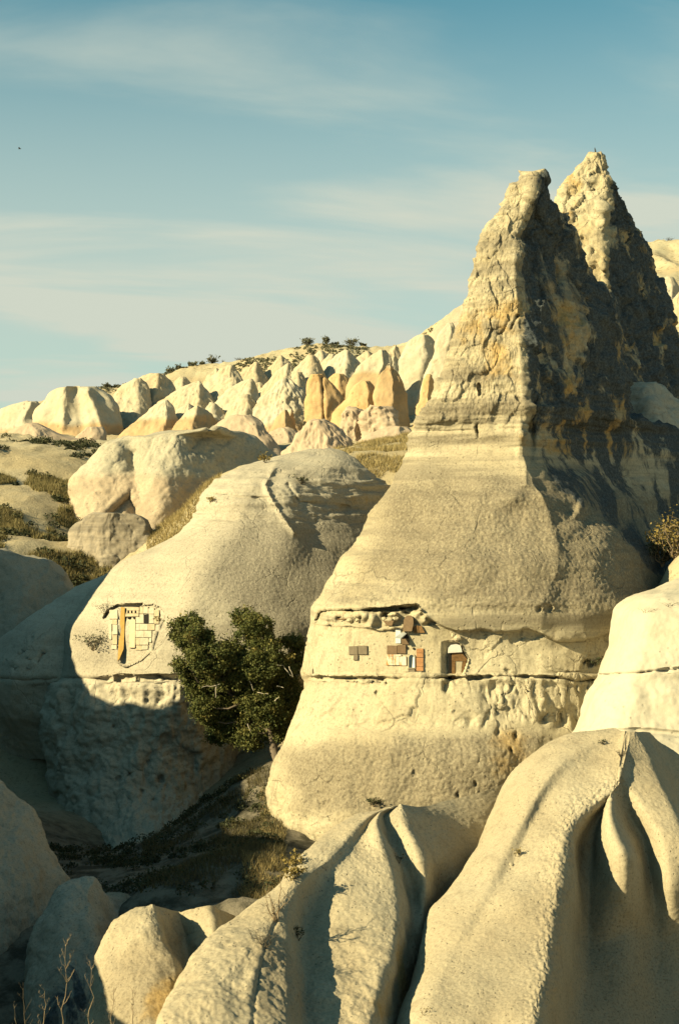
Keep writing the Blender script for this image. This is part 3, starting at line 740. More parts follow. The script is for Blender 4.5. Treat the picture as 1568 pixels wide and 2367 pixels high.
pk.displace(ridged(V * 0.35, 2) * 0.09 + facet(Vd * np.array([.5, .5, .3]) + 2) * .16 * sstep(360, 480, pk.Y) + facet(Vd * 1.3) * .13 + fbm(V * 1.5, 4, .6) * .13)
pk.paint('lichen', [(1390, 350), (1404, 420), (1400, 600), (1404, 700), (1410, 1100), (1700, 1100), (1700, 350)], .62, 14)
pk.paint('ochre', [(1300, 400), (1350, 390), (1350, 480), (1310, 520), (1280, 500)], .45, 15)
pk.paint('ochre', [(1410, 500), (1600, 500), (1600, 900), (1420, 900)], .5, 25)
o_pk = pk.build("rock_peak", M['peak'])
tag(o_pk, "rear pointed rock peak with yellow left face and black-stained right face", "rock peak")

# pale boulder in the shade below the rear peak
bl = loft(72.0, [(884, [(1462, 1.4), (1475, .8), (1490, .7), (1505, .9), (1516, 1.6)]), (900, [(1442, 1.8), (1462, .5), (1490, .1), (1520, .5), (1540, 1.7)]),
                 (930, [(1432, 2.0), (1460, .1), (1500, -.5), (1545, .2), (1575, 2.)]), (970, [(1428, 2.2), (1460, -.2), (1510, -1.), (1560, -.1), (1605, 2.2)]), (1040, [(1420, 2.4), (1460, -.6), (1510, -1.5), (1570, -.5), (1620, 2.6)])], back=4)
bl.world(); bl.displace(fbm(bl.V * .5, 4) * .3 + fbm(bl.V * 2, 3) * .08)
o = bl.build("boulder", M['dome']); tag(o, "pale rounded boulder in shade at the foot of the rear peak", "boulder")

# ------------------------------------------------------------------ the dome with the dovecote niche
D_DM = 76.0
rows = [
    (1040, [(712, 12.2), (718, 12), (724, 11.9), (730, 11.9), (740, 11.9), (750, 12), (758, 12.3), (764, 12.6), (770, 13)]),
    (1050, [(662, 12), (680, 11), (700, 10.6), (720, 10.4), (745, 10.4), (770, 10.6), (790, 11), (805, 11.7), (815, 12.5)]),
    (1066, [(606, 11), (630, 9.4), (660, 8.7), (695, 8.3), (730, 8.2), (765, 8.4), (795, 9.0), (820, 10), (838, 11.5)]),
    (1085, [(542, 9), (565, 7.2), (600, 6.3), (640, 5.9), (690, 6.0), (740, 6.5), (790, 7.4), (830, 8.7), (856, 10.8)]),
    (1105, [(502, 8), (525, 5.8), (565, 4.8), (610, 4.3), (660, 4.5), (720, 5.2), (790, 6.4), (845, 8.0), (880, 10.5)]),
    (1132, [(470, 7.2), (495, 4.8), (535, 3.6), (585, 3.0), (640, 3.1), (710, 4.2), (790, 5.8), (860, 7.8), (905, 10.5)]),
    (1165, [(454, 6.6), (480, 4.2), (520, 2.9), (575, 2.2), (640, 2.2), (715, 3.6), (795, 5.4), (870, 7.6), (925, 10.5)]),
    (1200, [(438, 6.2), (465, 3.6), (510, 2.3), (570, 1.5), (650, 1.5), (725, 2.9), (805, 4.8), (880, 7.2), (940, 10.5)]),
    (1235, [(398, 6.2), (430, 3.4), (480, 1.8), (555, .8), (650, .8), (735, 2.1), (815, 4.1), (890, 6.7), (955, 10.5)]),
    (1262, [(345, 6.2), (385, 3.2), (450, 1.3), (540, .2), (645, .2), (740, 1.5), (825, 3.6), (900, 6.3), (965, 10.5)]),
    (1300, [(268, 6.4), (315, 3.0), (400, .7), (510, -.6), (635, -.5), (740, .7), (830, 2.9), (905, 5.7), (975, 10.)]),
    (1355, [(210, 6.2), (258, 2.6), (350, .1), (480, -1.5), (620, -1.3), (740, -.2), (835, 2.2), (915, 5.2), (985, 10.)]),
    (1410, [(172, 6.0), (215, 2.0), (310, -.6), (450, -2.2), (600, -2.0), (735, -.9), (835, 1.6), (920, 4.8), (990, 10.)]),
    (1460, [(144, 5.6), (180, 1.4), (285, -1.2), (430, -2.7), (590, -2.5), (730, -1.4), (835, 1.2), (920, 4.5), (990, 10.)]),
    (1520, [(140, 5.0), (168, 1.0), (270, -1.6), (420, -3.0), (580, -2.8), (725, -1.8), (835, .9), (920, 4.2), (990, 10.)]),
    (1558, [(136, 4.8), (164, .8), (265, -1.8), (420, -3.2), (580, -3.0), (725, -2.0), (835, .7), (920, 4.), (990, 10.)]),
    (1578, [(126, 4.8), (155, .9), (260, -1.6), (400, -2.9), (520, -2.4), (640, -.4), (760, 2.4), (860, 5.), (960, 10.)]),
    (1620, [(104, 4.8), (135, .9), (245, -1.7), (390, -2.9), (470, -2.2), (600, .4), (720, 3.4), (830, 6.), (940, 11.)]),
    (1705, [(88, 4.8), (125, .8), (240, -1.9), (370, -3.0), (450, -2.0), (560, 1.0), (690, 4.), (810, 7.), (930, 11.5)]),
    (1760, [(108, 4.6), (140, .5), (250, -2.2), (370, -3.2), (450, -2.2), (560, 1.0), (690, 4.), (810, 7.), (930, 11.5)]),
    (1830, [(118, 4.2), (150, -.2), (260, -3.0), (370, -3.9), (455, -2.6), (570, .8), (700, 4.), (810, 7.), (930, 11.5)]),
    (1900, [(135, 3.6), (165, -1.4), (270, -4.6), (350, -5.6), (440, -4.2), (570, .2), (700, 3.6), (810, 7.), (930, 11.5)]),
    (1960, [(170, 2.6), (200, -3.), (280, -7.), (340, -8.), (430, -6.4), (570, -.8), (700, 3.), (810, 7.), (930, 11.5)]),
    (2020, [(200, 2.), (230, -4.), (290, -9.), (340, -10.), (430, -8.), (570, -1.6), (700, 3.), (810, 7.), (930, 11.5)]),
]
dm = loft(D_DM, rows, back=6, sm=3)
NICHE = [(240, 1431), (244, 1418), (256, 1406), (275, 1399.5), (330, 1399.5), (352, 1401), (366, 1408), (372, 1418), (370, 1432), (362, 1446), (355, 1460), (349, 1478), (345, 1500), (320, 1520), (292, 1532), (275, 1530), (268, 1520), (262, 1490), (250, 1480), (247, 1445)]
nw = np.clip((dm.X - (277 - (dm.Y - 1400) * 0.05)) / 12.0, 0, 1) * .75 + .25
dm.D += 0.36 * poly_mask(dm.X, dm.Y, NICHE, 1.6) * nw * dm.fr
dm.carve([(248, 1412), (270, 1398), (328, 1396.5), (327, 1401), (275, 1403), (256, 1412), (246, 1428), (240, 1428)], 0.6, 2.0)
dm.groove([(60, 1572), (140, 1567), (220, 1568), (330, 1568), (430, 1565), (600, 1560), (800, 1555)], 2.8, 0.6)
for (x, y, r, d) in [(265, 1680, 4, .4), (140, 1735, 5, .4), (300, 1790, 6, .4), (275, 1800, 4, .3), (345, 1760, 7, .4), (372, 1800, 5, .4), (330, 1830, 4, .4), (355, 1848, 5, .5), (300, 1848, 4, .3), (380, 1845, 4, .4), (258, 1450, 5, .5), (128, 1530, 6, .5)]:
    dm.bump(x, y, r, r * 1.2, -d)
dm.groove([(640, 1066), (612, 1120), (625, 1150), (650, 1190), (680, 1230)], 6, -.35)
dm.groove([(665, 1120), (690, 1160), (760, 1165), (850, 1180)], 3.5, .2)
dm.groove([(480, 1140), (560, 1150), (620, 1150)], 3, .25); dm.groove([(560, 1092), (640, 1100), (740, 1108), (860, 1120)], 3, .15)
dm.carve([(345, 1725), (400, 1700), (455, 1740), (462, 1820), (400, 1850), (330, 1840), (320, 1780)], .45, 14)
dm.world(); V = dm.V; X, Y = dm.X, dm.Y
strat = sstep(1240, 1190, Y) * sstep(1060, 1090, Y)
low = sstep(1568, 1590, Y)
nm = 1 - poly_mask(X, Y, NICHE, 3)
dm.displace((strat * (fbm(V * np.array([.12, .12, 1.7]), 4, .65) * .17 + fbm(V * .8, 4) * .10) + (1 - strat) * (1 - low) * (fbm(V * .16, 3) * .35 + fbm(V * 5, 2, .6) * .02)
            + low * (fbm(V * .45, 4) * .35 + ridged(V * np.array([.8, .8, .3]), 3) * .16 * sstep(1720, 1640, Y) + fbm(V * 1.6, 4, .6) * .14)) * nm)
dm.paint('rough', [(100, 1000), (1000, 1000), (1000, 1560), (100, 1560)], .20, 30)
dm.paint('rough', [(560, 1180), (700, 1200), (880, 1160), (900, 1500), (600, 1480), (480, 1340)], .85, 70)
dm.paint('rough', [(170, 1440), (240, 1440), (270, 1530), (170, 1550)], .6, 18)
dm.paint('ochre', [(340, 1750), (450, 1750), (450, 1850), (350, 1850)], .45, 25)
dm.paint('ochre', [(660, 1120), (860, 1130), (860, 1170), (680, 1180)], .3, 15)
o_dm = dm.build("rock_dome", M['dome']); tag(o_dm, "broad pale rock dome with a masonry dovecote niche, behind the tree", "rock dome")

# its lower shoulder that runs out of the picture on the left
sh = loft(82.0, [(1330, [(245, 4), (255, 3), (270, 2.6), (290, 2.6), (310, 4)]), (1350, [(190, 4), (205, 2.4), (230, 1.4), (270, 1.2), (310, 3.5)]), (1420, [(92, 4), (120, 1.4), (170, -.2), (250, -.6), (310, 3.)]),
                 (1476, [(-10, 4), (40, .6), (120, -1.6), (220, -1.8), (310, 3)]), (1540, [(-60, 4), (-10, .2), (80, -2.), (190, -2.6), (310, 3)]), (1566, [(-80, 4), (-20, .1), (70, -2.2), (180, -2.8), (310, 3)]),
                 (1585, [(-80, 4), (-20, .3), (60, -1.9), (170, -2.5), (310, 3)]), (1660, [(-80, 4), (-20, 1.), (40, -.8), (150, -2.), (310, 3)]), (1760, [(-80, 4.4), (-20, 2.), (40, .8), (150, -1.), (310, 3)])], back=6)
sh.groove([(-40, 1568), (0, 1568), (55, 1571), (130, 1567)], 2.6, .55)
for (x, y, r) in [(80, 1475, 4), (62, 1508, 4), (52, 1514, 3), (72, 1526, 4), (40, 1545, 4), (92, 1530, 3), (96, 1520, 3), (104, 1510, 4), (18, 1528, 3), (70, 1548, 3)]:
    sh.bump(x, y, r, r, -.4)
sh.world(); sh.displace(fbm(sh.V * .2, 3) * .35 + fbm(sh.V * 2, 3) * .05)
o = sh.build("rock_shoulder", M['dome']); tag(o, "smooth shaded rock shoulder left of the niche dome, split by a level crack", "rock")

# ------------------------------------------------------------------ bright rock on the right
rb = loft(50.0, [(1338, [(1560, 6.2), (1575, 5.8), (1595, 5.5), (1620, 5.5), (1660, 6)]), (1358, [(1505, 5.6), (1530, 4.4), (1570, 3.8), (1640, 3.8), (1720, 5)]), (1385, [(1447, 5.), (1475, 3.2), (1530, 2.2), (1620, 2.), (1740, 4)]),
                 (1415, [(1419, 4.6), (1445, 2.5), (1505, 1.3), (1610, 1.), (1740, 3)]), (1450, [(1416, 4.4), (1440, 2.1), (1500, .8), (1600, .5), (1740, 3)]), (1490, [(1414, 4.2), (1438, 1.8), (1495, .6), (1600, .3), (1740, 3)]),
                 (1530, [(1396, 4.), (1422, 1.5), (1485, .2), (1600, -.1), (1740, 3)]), (1555, [(1388, 3.9), (1414, 1.4), (1480, .1), (1600, -.2), (1740, 3)]), (1562, [(1386, 3.9), (1412, 1.4), (1480, .1), (1600, -.2), (1740, 3)]),
                 (1600, [(1356, 3.6), (1388, 1.), (1470, -.2), (1600, -.5), (1740, 3)]), (1680, [(1322, 3.2), (1360, .4), (1460, -1.), (1600, -1.), (1740, 3)]), (1720, [(1290, 2.6), (1330, -.6), (1440, -2.), (1600, -1.8), (1740, 3)]), (1850, [(1240, 2.), (1290, -2.), (1430, -3.), (1600, -3), (1740, 3)])], back=6, sm=3)
rb.groove([(1380, 1560), (1420, 1557), (1470, 1556), (1500, 1552), (1568, 1545), (1640, 1540)], 2.2, .35)
rb.groove([(1300, 1694), (1400, 1690), (1500, 1690), (1600, 1700)], 6, .3)
rb.world(); rb.displace(fbm(rb.V * .3, 3) * .16 + fbm(rb.V * 2.2, 3) * .03 + sstep(1560, 1570, rb.Y) * fbm(rb.V * 1.1, 3) * .06)
o_rb = rb.build("smooth_rock", tuff("bleached tuff", (0.50, 0.46, 0.36), (0.47, 0.42, 0.32), dark=(.2, .18, .14), grain=7, grain_amt=.1, spot=.08, bump=.35, bumpd=.05))
tag(o_rb, "smooth bleached rock at the right edge crossed by a thin crack", "rock")

# ------------------------------------------------------------------ foreground landforms
HAND = [
    [(1425, 1760, 47), (1299, 1800, 47), (1230, 1850, 46.5), (1190, 1910, 46), (1140, 2050, 44), (1100, 2120, 42), (1020, 2210, 41), (990, 2340, 39), (960, 2440, 37.5), (950, 2480, 37)],
    [(1420, 1685, 43), (1299, 1699, 43), (1214, 1749, 42.5), (1164, 1809, 42), (1104, 1959, 40), (1062, 2030, 38.6), (985, 2110, 37), (948, 2260, 35), (918, 2366, 33.5), (905, 2440, 32.6)],
    [(1430, 1687, 42.3), (1340, 1728, 41.5), (1270, 1790, 40.4), (1215, 1880, 39.3), (1155, 1990, 37.8), (1100, 2090, 36.3), (1040, 2190, 34.9), (1000, 2290, 33.4), (975, 2366, 32.5), (965, 2440, 31.8)],
    [(1435, 1688, 42.2), (1375, 1732, 41.5), (1300, 1790, 40.55), (1240, 1880, 39.45), (1192, 1985, 37.95), (1145, 2070, 36.6), (1085, 2160, 35.3), (1050, 2250, 33.9), (1030, 2366, 32.4), (1020, 2440, 31.5)],
    [(1440, 1688, 42), (1395, 1760, 41), (1325, 1830, 39.9), (1270, 1920, 38.6), (1225, 2020, 37.1), (1180, 2120, 35.6), (1145, 2220, 34.2), (1120, 2320, 32.9), (1105, 2440, 31.6)],
    [(1440, 1687, 41.9), (1418, 1815, 39.9), (1342, 1872, 39.2), (1302, 1939, 38.0), (1287, 2039, 36.5), (1272, 2139, 35.1), (1260, 2239, 33.7), (1238, 2339, 32.3), (1225, 2440, 31.1)],
    [(1446, 1687, 41.9), (1422, 1825, 39.9), (1380, 1892, 39.9), (1358, 1960, 39.75), (1358, 2060, 39.0), (1354, 2160, 38.4), (1346, 2260, 37.2), (1332, 2350, 36), (1325, 2440, 34.8)],
    [(1452, 1687, 41.9), (1425, 1800, 40.1), (1406, 1852, 39.45), (1422, 1940, 38.5), (1444, 1995, 38.0), (1446, 2065, 38.0), (1450, 2140, 38.35), (1456, 2260, 37.6), (1452, 2440, 36.0)],
    [(1458, 1687, 41.9), (1432, 1800, 40.15), (1452, 1880, 40.1), (1488, 1960, 39.75), (1506, 2060, 39.2), (1512, 2180, 38.8), (1515, 2280, 38), (1515, 2440, 36.6)],
    [(1466, 1687, 41.9), (1462, 1795, 40.3), (1494, 1870, 39.6), (1532, 1945, 38.85), (1552, 2060, 38.4), (1562, 2140, 38.8), (1572, 2260, 38.2), (1592, 2440, 36.8)],
    [(1474, 1688, 42), (1509, 1769, 40.9), (1536, 1839, 40.0), (1562, 1905, 39.3), (1592, 1990, 38.6), (1620, 2120, 39.4), (1650, 2440, 37.5)],
    [(1484, 1690, 42.4), (1540, 1775, 42.6), (1578, 1850, 42.4), (1612, 1930, 42), (1650, 2020, 41.5), (1690, 2150, 40.4), (1720, 2440, 39)],
    [(1500, 1694, 43), (1540, 1724, 43.8), (1610, 1780, 44), (1700, 1900, 43), (1760, 2100, 41.5), (1800, 2440, 40)],
    [(1500, 1760, 47), (1560, 1800, 47.5), (1640, 1860, 47.5), (1740, 1980, 46.5), (1800, 2150, 45), (1840, 2480, 44)],
]
hd = fan(HAND, 16, step=2.5, sm=16)
for (x, y, r, d) in [(1197, 1975, 4, .15), (1180, 1998, 3, .12)]: hd.bump(x, y, r, r, d)
hd.world(); V = hd.V
tm = np.exp(-(line_dist(hd.X, hd.Y, [(1414, 1820), (1340, 1872), (1302, 1939), (1287, 2039), (1272, 2139), (1260, 2239), (1238, 2339)]) / 30.) ** 2)
hd.displace(fbm(V * .35, 3) * .12 + fbm(V * 1.2, 2) * .008 + fbm(V * 9, 2, .6) * (.010 + .030 * tm))
hd.paint('rough', [(1000, 2250), (1250, 2050), (1290, 2050), (1230, 2366), (1000, 2366)], .25, 40)
hd.paint('rough', [(1350, 2120), (1440, 2110), (1568, 2130), (1700, 2060), (1700, 2500), (1270, 2500), (1300, 2300)], .5, 70)  # deepens the shade on the ridge's right side by colour, through the crust mask
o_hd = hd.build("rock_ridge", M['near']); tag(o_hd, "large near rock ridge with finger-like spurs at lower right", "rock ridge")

CENTRE = [
    [(905, 1950, 46), (790, 2000, 45), (700, 2060, 43.5), (640, 2130, 42), (560, 2200, 40), (490, 2290, 38.5), (430, 2400, 36.5), (390, 2480, 35)],
    [(900, 1860, 41), (845, 1876, 40.7), (784, 1905, 40), (690, 1967, 38), (630, 2042, 36.3), (590, 2082, 35.4), (540, 2117, 34.6), (465, 2197, 33), (425, 2252, 32), (390, 2312, 31), (372, 2366, 30), (355, 2440, 28.8)],
    [(905, 1862, 40.7), (850, 1882, 40.2), (800, 1915, 39.3), (720, 1980, 37.2), (655, 2055, 35.4), (615, 2120, 34.1), (560, 2200, 32.5), (505, 2270, 31.2), (465, 2330, 30.2), (440, 2440, 28.5)],
    [(910, 1862, 40.5), (855, 1886, 39.9), (815, 1922, 38.9), (755, 1985, 37.2), (700, 2035, 36.0), (668, 2100, 34.8), (655, 2210, 33.0), (662, 2310, 31.3), (668, 2440, 29.4)],
    [(912, 1862, 40.5), (862, 1892, 40.0), (830, 1940, 38.85), (780, 2010, 37.25), (738, 2070, 36.5), (712, 2140, 35.5), (704, 2230, 34.0), (706, 2330, 32.4), (708, 2440, 30.6)],
    [(914, 1862, 40.4), (866, 1892, 39.8), (842, 1950, 38.6), (815, 2030, 37.0), (782, 2110, 35.8), (757, 2200, 34.4), (750, 2300, 32.8), (747, 2440, 30.7)],
    [(918, 1861, 40.2), (868, 1890, 39.4), (876, 1945, 38.4), (898, 2000, 37.5), (915, 2060, 36.8), (915, 2130, 35.6), (890, 2220, 34.1), (860, 2320, 32.5), (845, 2440, 30.8)],
    [(921, 1860, 40.3), (884, 1892, 39.95), (905, 1950, 39.35), (932, 2005, 38.6), (950, 2070, 38.3), (955, 2140, 37.1), (935, 2230, 35.6), (905, 2330, 34), (890, 2440, 32.2)],
    [(925, 1858, 40.2), (930, 1890, 39.6), (950, 1940, 38.9), (972, 2000, 38.3), (985, 2070, 38.0), (980, 2150, 37.4), (960, 2250, 36.2), (940, 2350, 35), (930, 2440, 34)],
    [(932, 1858, 40.5), (958, 1890, 40.2), (985, 1945, 39.9), (1010, 2000, 39.5), (1020, 2070, 39.6), (1015, 2160, 38.8), (1000, 2260, 37.8), (990, 2440, 36)],
    [(960, 1858, 41.0), (1005, 1890, 41.2), (1035, 1945, 40.9), (1055, 2010, 40.4), (1062, 2090, 40.), (1060, 2180, 39.4), (1060, 2440, 37)],
    [(1024, 1852, 42.5), (1060, 1890, 42.2), (1085, 1950, 41.8), (1100, 2020, 41.4), (1110, 2100, 41), (1120, 2440, 39)],
    [(1150, 1816, 44), (1165, 1880, 43.6), (1175, 1960, 43), (1190, 2040, 42.4), (1200, 2440, 41)],
    [(1230, 1760, 46), (1240, 1900, 45), (1250, 2100, 44), (1260, 2440, 43)],
]
cr = fan(CENTRE, 16, step=2.5, sm=14)
cr.groove([(640, 2125), (616, 2180), (600, 2235), (590, 2300), (584, 2380)], 4.5, .09); cr.groove([(616, 2160), (590, 2235), (572, 2300)], 14, -.10)
cr.world(); V = cr.V
cr.displace(fbm(V * .35, 3) * .14 + fbm(V * 1.3, 3, .5) * .012 + fbm(V * 9, 2, .6) * .014 + fbm(V * np.array([2.5, 2.5, .8]), 3) * .045 * sstep(2080, 2200, cr.Y))
cr.paint('rough', [(590, 2150), (640, 2150), (740, 2366), (590, 2366)], .4, 25)
cr.paint('ochre', [(880, 2200), (980, 2120), (960, 2366), (840, 2366)], .6, 25)
o_cr = cr.build("rock_spur", M['near']); tag(o_cr, "sunlit fluted rock spur in the lower centre with shrubs in its groove", "rock spur")
# back apron that closes the saddle towards the valley
BOUL = [
    [(352, 2200, 42), (300, 2220, 41.5), (260, 2260, 41), (230, 2330, 40), (225, 2480, 39)],
    [(350, 2088, 38), (290, 2107, 37.7), (250, 2142, 37.3), (212, 2217, 36.8), (214, 2300, 36), (205, 2366, 35.5), (195, 2440, 35)],
    [(351, 2088, 37.9), (320, 2120, 37.2), (288, 2175, 36.4), (262, 2250, 35.7), (258, 2330, 35.1), (250, 2440, 34.4)],
    [(352, 2089, 37.8), (350, 2130, 36.9), (345, 2180, 36.2), (350, 2250, 35.4), (345, 2340, 34.6), (340, 2440, 34)],
    [(353, 2089, 37.8), (364, 2130, 37.0), (374, 2180, 36.3), (404, 2245, 35.6), (402, 2340, 34.8), (398, 2440, 34.1)],
    [(358, 2090, 38.1), (385, 2130, 38.3), (402, 2180, 38.1), (424, 2240, 37.3), (430, 2330, 36.4), (430, 2440, 35.4)],
    [(415, 2109, 39), (425, 2150, 38.8), (435, 2200, 38.3), (445, 2250, 37.8), (450, 2330, 37), (450, 2440, 36)],
    [(445, 2106, 38.9), (458, 2150, 38.3), (470, 2200, 37.8), (475, 2250, 37.4), (480, 2330, 36.7), (480, 2440, 36)],
    [(480, 2098, 38.8), (490, 2140, 38.1), (498, 2180, 37.7), (505, 2250, 37.2), (510, 2440, 36)],
    [(500, 2102, 39.5), (512, 2140, 39.4), (525, 2200, 39), (535, 2440, 38)],
    [(545, 2116, 40.5), (555, 2160, 40.5), (565, 2240, 40), (575, 2440, 39)],
]
bo = fan(BOUL, 12, step=2.5, sm=3)
bo.world(); V = bo.V
bo.displace(fbm(V * .5, 3) * .16 + fbm(V * 1.8, 3, .6) * .03 + fbm(V * 9, 2, .6) * .014)
bo.paint('rough', [(250, 2200), (400, 2180), (420, 2366), (230, 2366)], .5, 30); bo.paint('ochre', [(340, 2260), (430, 2240), (420, 2366), (320, 2366)], .55, 25)
o = bo.build("rounded_rock", M['near']); tag(o, "rounded sunlit rock with a sharp crest, left of the near spur", "rock")

SH2 = [
    [(220, 2110, 50), (150, 2140, 49), (110, 2200, 48), (75, 2280, 47), (60, 2480, 46)],
    [(215, 2026, 46), (165, 2033, 45.6), (138, 2045, 45.2), (100, 2107, 44.5), (66, 2182, 43.8), (55, 2280, 42.8), (50, 2440, 41.5)],
    [(217, 2027, 45.8), (185, 2060, 44.6), (160, 2120, 43.6), (150, 2200, 42.6), (145, 2300, 41.6), (140, 2440, 40.5)],
    [(219, 2027, 45.8), (205, 2070, 44.4), (205, 2140, 43.4), (215, 2220, 42.4), (225, 2320, 41.4), (230, 2440, 40.5)],
    [(224, 2028, 46), (240, 2075, 45.6), (255, 2140, 44.8), (268, 2220, 44), (280, 2320, 43), (290, 2440, 42)],
    [(240, 2050, 47), (275, 2085, 46.6), (295, 2150, 46), (310, 2240, 45), (330, 2440, 43)],
    [(300, 2068, 47), (315, 2100, 47), (335, 2160, 46.4), (350, 2240, 45.6), (370, 2440, 44)],
    [(325, 2095, 49), (345, 2130, 49), (370, 2180, 48.6), (400, 2440, 46)],
]
s2 = fan(SH2, 12, sm=3); s2.world(); V = s2.V
s2.displace(fbm(V * .5, 3) * .18 + fbm(V * 2, 4, .6) * .06)
s2.paint('lichen', [(100, 2200), (320, 2180), (320, 2440), (60, 2440)], .28, 30)
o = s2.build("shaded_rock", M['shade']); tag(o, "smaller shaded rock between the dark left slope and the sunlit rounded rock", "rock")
SH1 = [
    [(-120, 1840, 60), (-20, 1880, 59), (40, 1960, 58), (90, 2050, 57), (150, 2200, 56)],
    [(-160, 1740, 55), (-60, 1768, 54.5), (0, 1803, 54), (40, 1847, 53.5), (75, 1897, 53), (100, 1947, 52.5), (150, 2010, 52), (190, 2060, 51.5), (220, 2200, 50)],
    [(-160, 1760, 54), (-80, 1800, 53), (-10, 1850, 52.3), (40, 1910, 51.6), (75, 1965, 51), (110, 2030, 50.2), (130, 2200, 49)],
    [(-160, 1800, 52), (-100, 1850, 51), (-40, 1920, 50), (10, 2000, 49), (50, 2100, 48), (80, 2300, 46.5)],
    [(-160, 1900, 49), (-120, 1960, 48), (-80, 2050, 47), (-40, 2150, 46), (-20, 2440, 44)],
]
s1 = fan(SH1, 12, sm=3); s1.world(); V = s1.V
s1.displace(fbm(V * .4, 3) * .25 + fbm(V * 1.8, 4, .6) * .07)
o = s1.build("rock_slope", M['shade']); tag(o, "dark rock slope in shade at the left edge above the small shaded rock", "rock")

# ------------------------------------------------------------------ middle distance and badlands behind
def far_rock(name, label, D, prof, mat, mL=.45, mR=1.0, slope=.5, back=None, amp=.3, cr=True, group=None, rill=0.0, ops=None, dr0=0.0, f=.3, lim=None):
    """prof = [(y, L, X, R), ...] outline and arris from top to foot"""
    m = D / F; y0 = prof[0][0]
    rows = [ring(y, L, Xr, R, dr0 - slope * (y - y0) * m, mL, mR, m) for (y, L, Xr, R) in prof]
    s = loft(D, rows, back=back, crease=(4,) if cr else (), sm=3 if cr else 4, step=2.6, bstep=20)
    q_ = np.stack([s.X / 34., s.Y / 34., s.X * 0 + D], -1); s.X = s.X + noise(q_) * 7 * s.fr; s.Y = s.Y + noise(q_ + 5.5) * 3 * s.fr
    if ops: ops(s)
    s.world(); V = s.V; k = 200.0 / D
    d = fbm(V * f * .30 * k, 2) * amp * 1.3 + fbm(V * f * 2.6 * k, 4, .6) * amp * .30
    d = d + facet(V * np.array([.22, .22, .14]) * k + fbm(V * .2, 2)[..., None] * .5) * amp * .18
    if rill: d = d + (ridged(V * np.array([.55, .55, .12]) * k, 2) * .5 + ridged(V * np.array([1.6, 1.6, .35]) * k, 2) * .35) * rill
    s.displace(d)
    o = s.build(name, mat)
    tag(o, label, "rock", group)
    return s

def split_mat(nm, z, top=(0.47, 0.425, 0.325), mid=(0.455, 0.39, 0.275), low=(0.48, 0.335, 0.185)):
    return tuff(nm, top, mid, dark=(0.22, 0.21, 0.16), grain=2.0, grain_amt=0.18, spot=0.15, split=z, split_col=low, bump=0.5, bumpd=0.2)
M['yel'] = tuff("yellowish tuff", (0.465, 0.405, 0.295), (0.45, 0.365, 0.24), dark=(0.20, 0.19, 0.13), grain=2.0, grain_amt=0.22, spot=0.25, bump=0.5, bumpd=0.2)

mid = far_rock("rock_mound", "cream and pink rock mound with a shaded hollow, behind the niche dome", 125,
    [(992, 468, 478, 492), (1000, 345, 430, 545), (1008, 290, 405, 575), (1024, 249, 400, 604), (1058, 214, 398, 645), (1090, 182, 398, 690), (1112, 164, 396, 720), (1130, 161, 390, 740), (1172, 168, 370, 760), (1220, 165, 345, 770), (1300, 150, 340, 780)],
    M['mid'], mL=.25, mR=.8, slope=.55, amp=.35, cr=False, back=12,
    ops=lambda s: (s.groove([(296, 1010), (306, 1060), (318, 1100), (325, 1150), (320, 1200)], 24, 1.1), s.groove([(306, 1050), (311, 1080)], 10, .5), s.bump(365, 1110, 50, 80, .9), s.bump(230, 1120, 60, 60, .6),
                   s.carve([(222, 1222), (262, 1172), (300, 1140), (318, 1170), (330, 1225), (320, 1260), (200, 1250)], 1.0, 9),
                   s.groove([(163, 1135), (170, 1150), (162, 1175)], 5, .8)))
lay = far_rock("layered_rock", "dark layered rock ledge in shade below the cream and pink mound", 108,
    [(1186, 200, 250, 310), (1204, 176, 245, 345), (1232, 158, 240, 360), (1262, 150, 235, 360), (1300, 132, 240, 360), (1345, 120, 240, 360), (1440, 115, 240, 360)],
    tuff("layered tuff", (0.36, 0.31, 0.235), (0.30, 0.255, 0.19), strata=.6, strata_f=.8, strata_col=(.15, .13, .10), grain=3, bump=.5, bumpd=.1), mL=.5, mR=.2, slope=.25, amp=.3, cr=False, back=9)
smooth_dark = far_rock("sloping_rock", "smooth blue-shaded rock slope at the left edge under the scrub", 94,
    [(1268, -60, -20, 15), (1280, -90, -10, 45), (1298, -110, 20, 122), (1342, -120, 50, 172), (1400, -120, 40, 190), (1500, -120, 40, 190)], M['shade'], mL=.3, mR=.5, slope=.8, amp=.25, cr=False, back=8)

B = "pale cones of the badlands behind"
sm_ = [split_mat("white tuff over orange %d" % i, z) for i, z in enumerate((12.4, 18.0, 11.0))]
far_rock("low_mound", "low pale mound at the left end of the skyline", 205, [(929, 62, 74, 86), (935, 28, 70, 92), (955, -8, 60, 92), (1000, -30, 60, 95), (1020, -30, 60, 95)], M['white'], mR=.8, slope=.7, cr=False)
far_rock("white_mound", "big white mound with orange foot at left on the skyline", 196, [(892, 150, 185, 222), (900, 128, 190, 240), (918, 108, 195, 258), (944, 86, 200, 274), (980, 75, 205, 285), (1020, 70, 205, 292)], sm_[0], mL=.35, mR=.6, slope=.5, cr=False, amp=.3,
    ops=lambda s: (s.groove([(150, 895), (146, 940), (143, 985)], 14, -.9), s.groove([(205, 905), (222, 945), (236, 985)], 10, -1.0), s.groove([(178, 900), (188, 950), (194, 1000)], 16, .7)))
